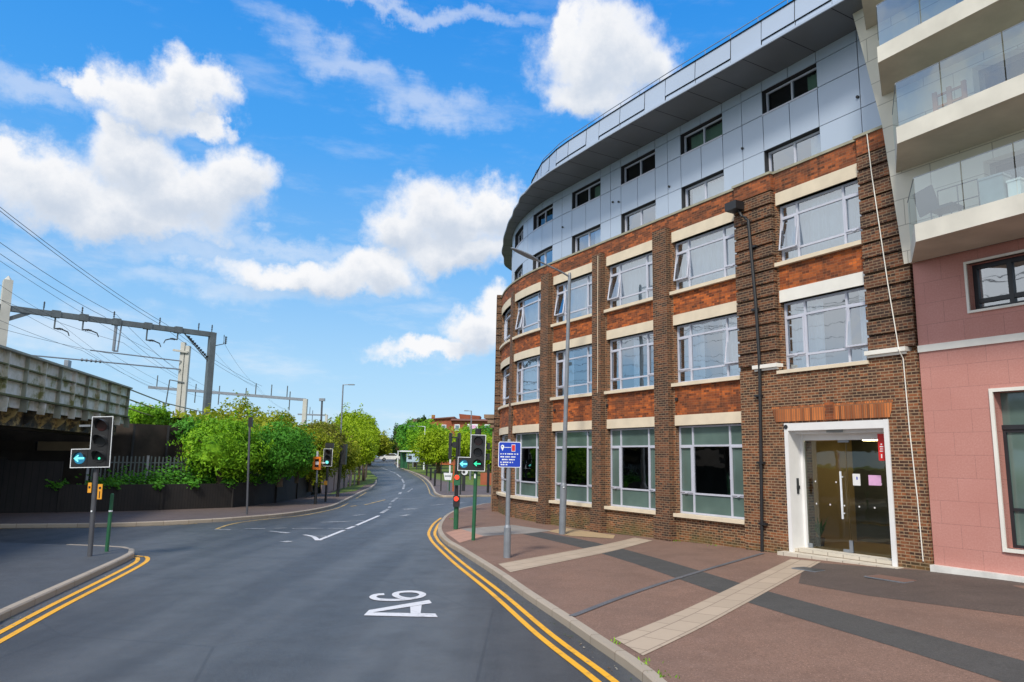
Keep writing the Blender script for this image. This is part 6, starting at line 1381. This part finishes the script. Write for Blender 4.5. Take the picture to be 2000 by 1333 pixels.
# advertising board and shelter
t = thing('notice_board', 'large pale blue and white board on short legs on the right verge', 'sign', (-13.9, 100, .95))
m_ = MB(); m_.box((-13.95, 100, 2.55), (1.75, .1, 1.1)); m_.build('board', simple('pale_blue_board', (.42, .55, .68), .6, 0, .25, 2.5), t)
m_ = MB(); m_.box((-14.35, 99.94, 2.6), (.5, .01, .5)); m_.build('picture', 'charcoal', t)
for x in (-14.5, -13.4): m_ = MB(); m_.box((x, 100.1, 1.5), (.12, .12, 1.2)); m_.build('leg', 'charcoal', t)
t = thing('bus_shelter', 'dark sided shelter with a white flat roof behind the pale blue board', 'shelter', (-14.6, 102.5, 1.0))
m_ = MB(); m_.box((-14.4, 102.5, 3.45), (3.4, 1.6, .18)); m_.build('roof', 'signwhite', t); m_ = MB(); m_.box((-15.6, 103, 2.2), (1.0, .1, 2.2)); m_.build('panel', 'greenpole', t)
for x in (-16.0, -12.9): m_ = MB(); m_.box((x, 101.9, 2.2), (.1, .1, 2.4)); m_.build('post', 'charcoal', t)
t = thing('marker_post', 'thin white post at the bend left of the shelter', 'post', (-17.6, 110, 1.1)); m_ = MB(); m_.tube([(-17.6, 110, 1.1), (-17.6, 110, 3.6)], .09, 6); m_.build('shaft', 'signwhite', t)
# white car at the crest
t = thing('parked_car', 'small distant white car at the crest of the road', 'car', (0, 0, 0))
body = [(-2.1, .35), (-2.15, .75), (-1.95, .95), (-1.25, 1.02), (-.65, 1.45), (.75, 1.48), (1.5, 1.05), (2.05, .92), (2.15, .6), (2.1, .35)]
m_ = MB(); m_.prism(body, -.85, .85); m_.build('body', 'carpaint', t)
for s in (-1, 1):
    m_ = MB(); P = [(-1.1, 1.03), (-.6, 1.38), (.68, 1.41), (1.25, 1.06)]; m_.quad([(x, s*.856, z) for x, z in (P if s > 0 else P[::-1])]); m_.build('side_window', 'frame_dark', t)
    for x in (-1.3, 1.35): m_ = MB(); m_.tube([(x, s*.66, .33), (x, s*.88, .33)], .33, 16); wv_ = m_.build('wheel', 'tyre', t); m_ = MB(); m_.tube([(x, s*.885, .33), (x, s*.89, .33)], .19, 12); m_.build('rim', 'steel', wv_)
m_ = MB(); m_.box((-2.14, .55, .72), (.06, .3, .14)); m_.build('headlight', 'signwhite', t); m_ = MB(); m_.box((-2.14, -.55, .72), (.06, .3, .14)); m_.build('headlight', 'signwhite', t)
place(t, -25.2, 148, zr(148), .25)
# low brick garden wall beyond the side road
wallthing('garden_wall', 'low red brick wall behind the far right pavement', 'wall', [(-3.1, 66.5), (1.5, 66.0), (8, 65.5)], .1, 1.35, .25, 'brick_far')
# red house
t = thing('red_brick_house', 'red brick house with low roofs rising over the trees right of the road', 'house', (-9, 128, 2))
m_ = MB(); m_.hexa([(-15.2, 128, 1.5), (-11.0, 128, 1.5), (-11.0, 136, 1.5), (-15.2, 136, 1.5), (-15.2, 128, 9.3), (-11.0, 128, 9.6), (-11.0, 136, 9.6), (-15.2, 136, 9.3)]); m_.hexa([(-11.0, 127, 1.5), (-1, 127, 1.5), (-1, 136, 1.5), (-11.0, 136, 1.5), (-11.0, 127, 9.1), (-1, 127, 9.1), (-1, 136, 9.1), (-11.0, 136, 9.1)]); m_.build('wall', 'brick_far', t)
m_ = MB(); m_.hexa([(-15.5, 127.6, 9.25), (-10.8, 127.6, 9.6), (-10.8, 136.3, 9.6), (-15.5, 136.3, 9.25), (-15.5, 127.6, 9.4), (-10.8, 127.6, 9.85), (-10.8, 136.3, 9.85), (-15.5, 136.3, 9.4)]); m_.build('roof', simple('roof_tile', (.16, .07, .05), .8), t)
m_ = MB(); m_.hexa([(-11.4, 126.4, 9.1), (0, 126.4, 9.1), (0, 136.4, 9.1), (-11.4, 136.4, 9.1), (-11.2, 127, 9.45), (-.2, 127, 9.45), (-.2, 136, 9.45), (-11.2, 136, 9.45)]); m_.build('roof', bpy.data.materials['roof_tile'], t)
m_ = MB(); m_.hexa([(-9.9, 129, 9.3), (-6.6, 129, 9.3), (-6.6, 134, 9.3), (-9.9, 134, 9.3), (-10.1, 128.7, 10.4), (-6.3, 128.7, 10.1), (-6.3, 134, 10.1), (-10.1, 134, 10.4)]); m_.build('dormer', 'brick_far', t)
for x, z, wd, h, y in ((-12.6, 8.0, .8, .8, 127.9), (-10.2, 7.9, .9, 1.1, 126.9), (-7.5, 7.9, 1.8, 1.3, 126.9), (-5.0, 7.9, 1.0, 1.3, 126.9), (-12.7, 5.6, 1.1, .5, 127.9), (-3.2, 7.9, .9, 1.2, 126.9)):
    m_ = MB(); m_.box((x, y, z), (wd, .12, h)); f_w = m_.build('window', 'signwhite', t); m_ = MB(); m_.box((x, y-.07, z), (wd*.7, .03, h*.7)); m_.build('pane', 'glass_dark' if wd < 1.5 else 'pinkpaper', f_w)
t = thing('distant_house', 'distant house roof with chimney showing left of the red brick house', 'house', (-21, 158, 2)); m_ = MB(); m_.box((-20, 160, 6), (7, 6, 8.4)); m_.build('wall', 'brick_far', t); m_ = MB(); m_.hexa([(-23.8, 156.6, 10.1), (-16.2, 156.6, 10.1), (-16.2, 163.4, 10.1), (-23.8, 163.4, 10.1), (-22.5, 159.5, 11.0), (-17.5, 159.5, 11.0), (-17.5, 160.5, 11.0), (-22.5, 160.5, 11.0)]); rf = m_.build('roof', bpy.data.materials['roof_tile'], t); m_ = MB(); m_.box((-18.2, 160, 11.3), (.7, .7, 1.3)); m_.build('chimney', 'brick_far', rf)
# covers in the pavement
for lb, x, y, wd, dp, an, mt in (('dark iron cover let into the pavement at the entrance step', 6.55, 16.55, .55, .35, -1.04, 'charcoal'), ('reddish brick patterned cover in front of the entrance', 7.6, 15.05, .8, .45, -1.04, 'slab_brown')):
    t = thing('inspection_cover', lb, 'cover', (x, y, zp(x, y))); m_ = MB(); m_.box((x, y, zp(x, y)+.012), (wd, dp, .02), an); m_.build('lid', mt, t); m_ = MB(); m_.box((x, y, zp(x, y)+.008), (wd+.06, dp+.06, .018), an); m_.build('surround', 'steel', t)
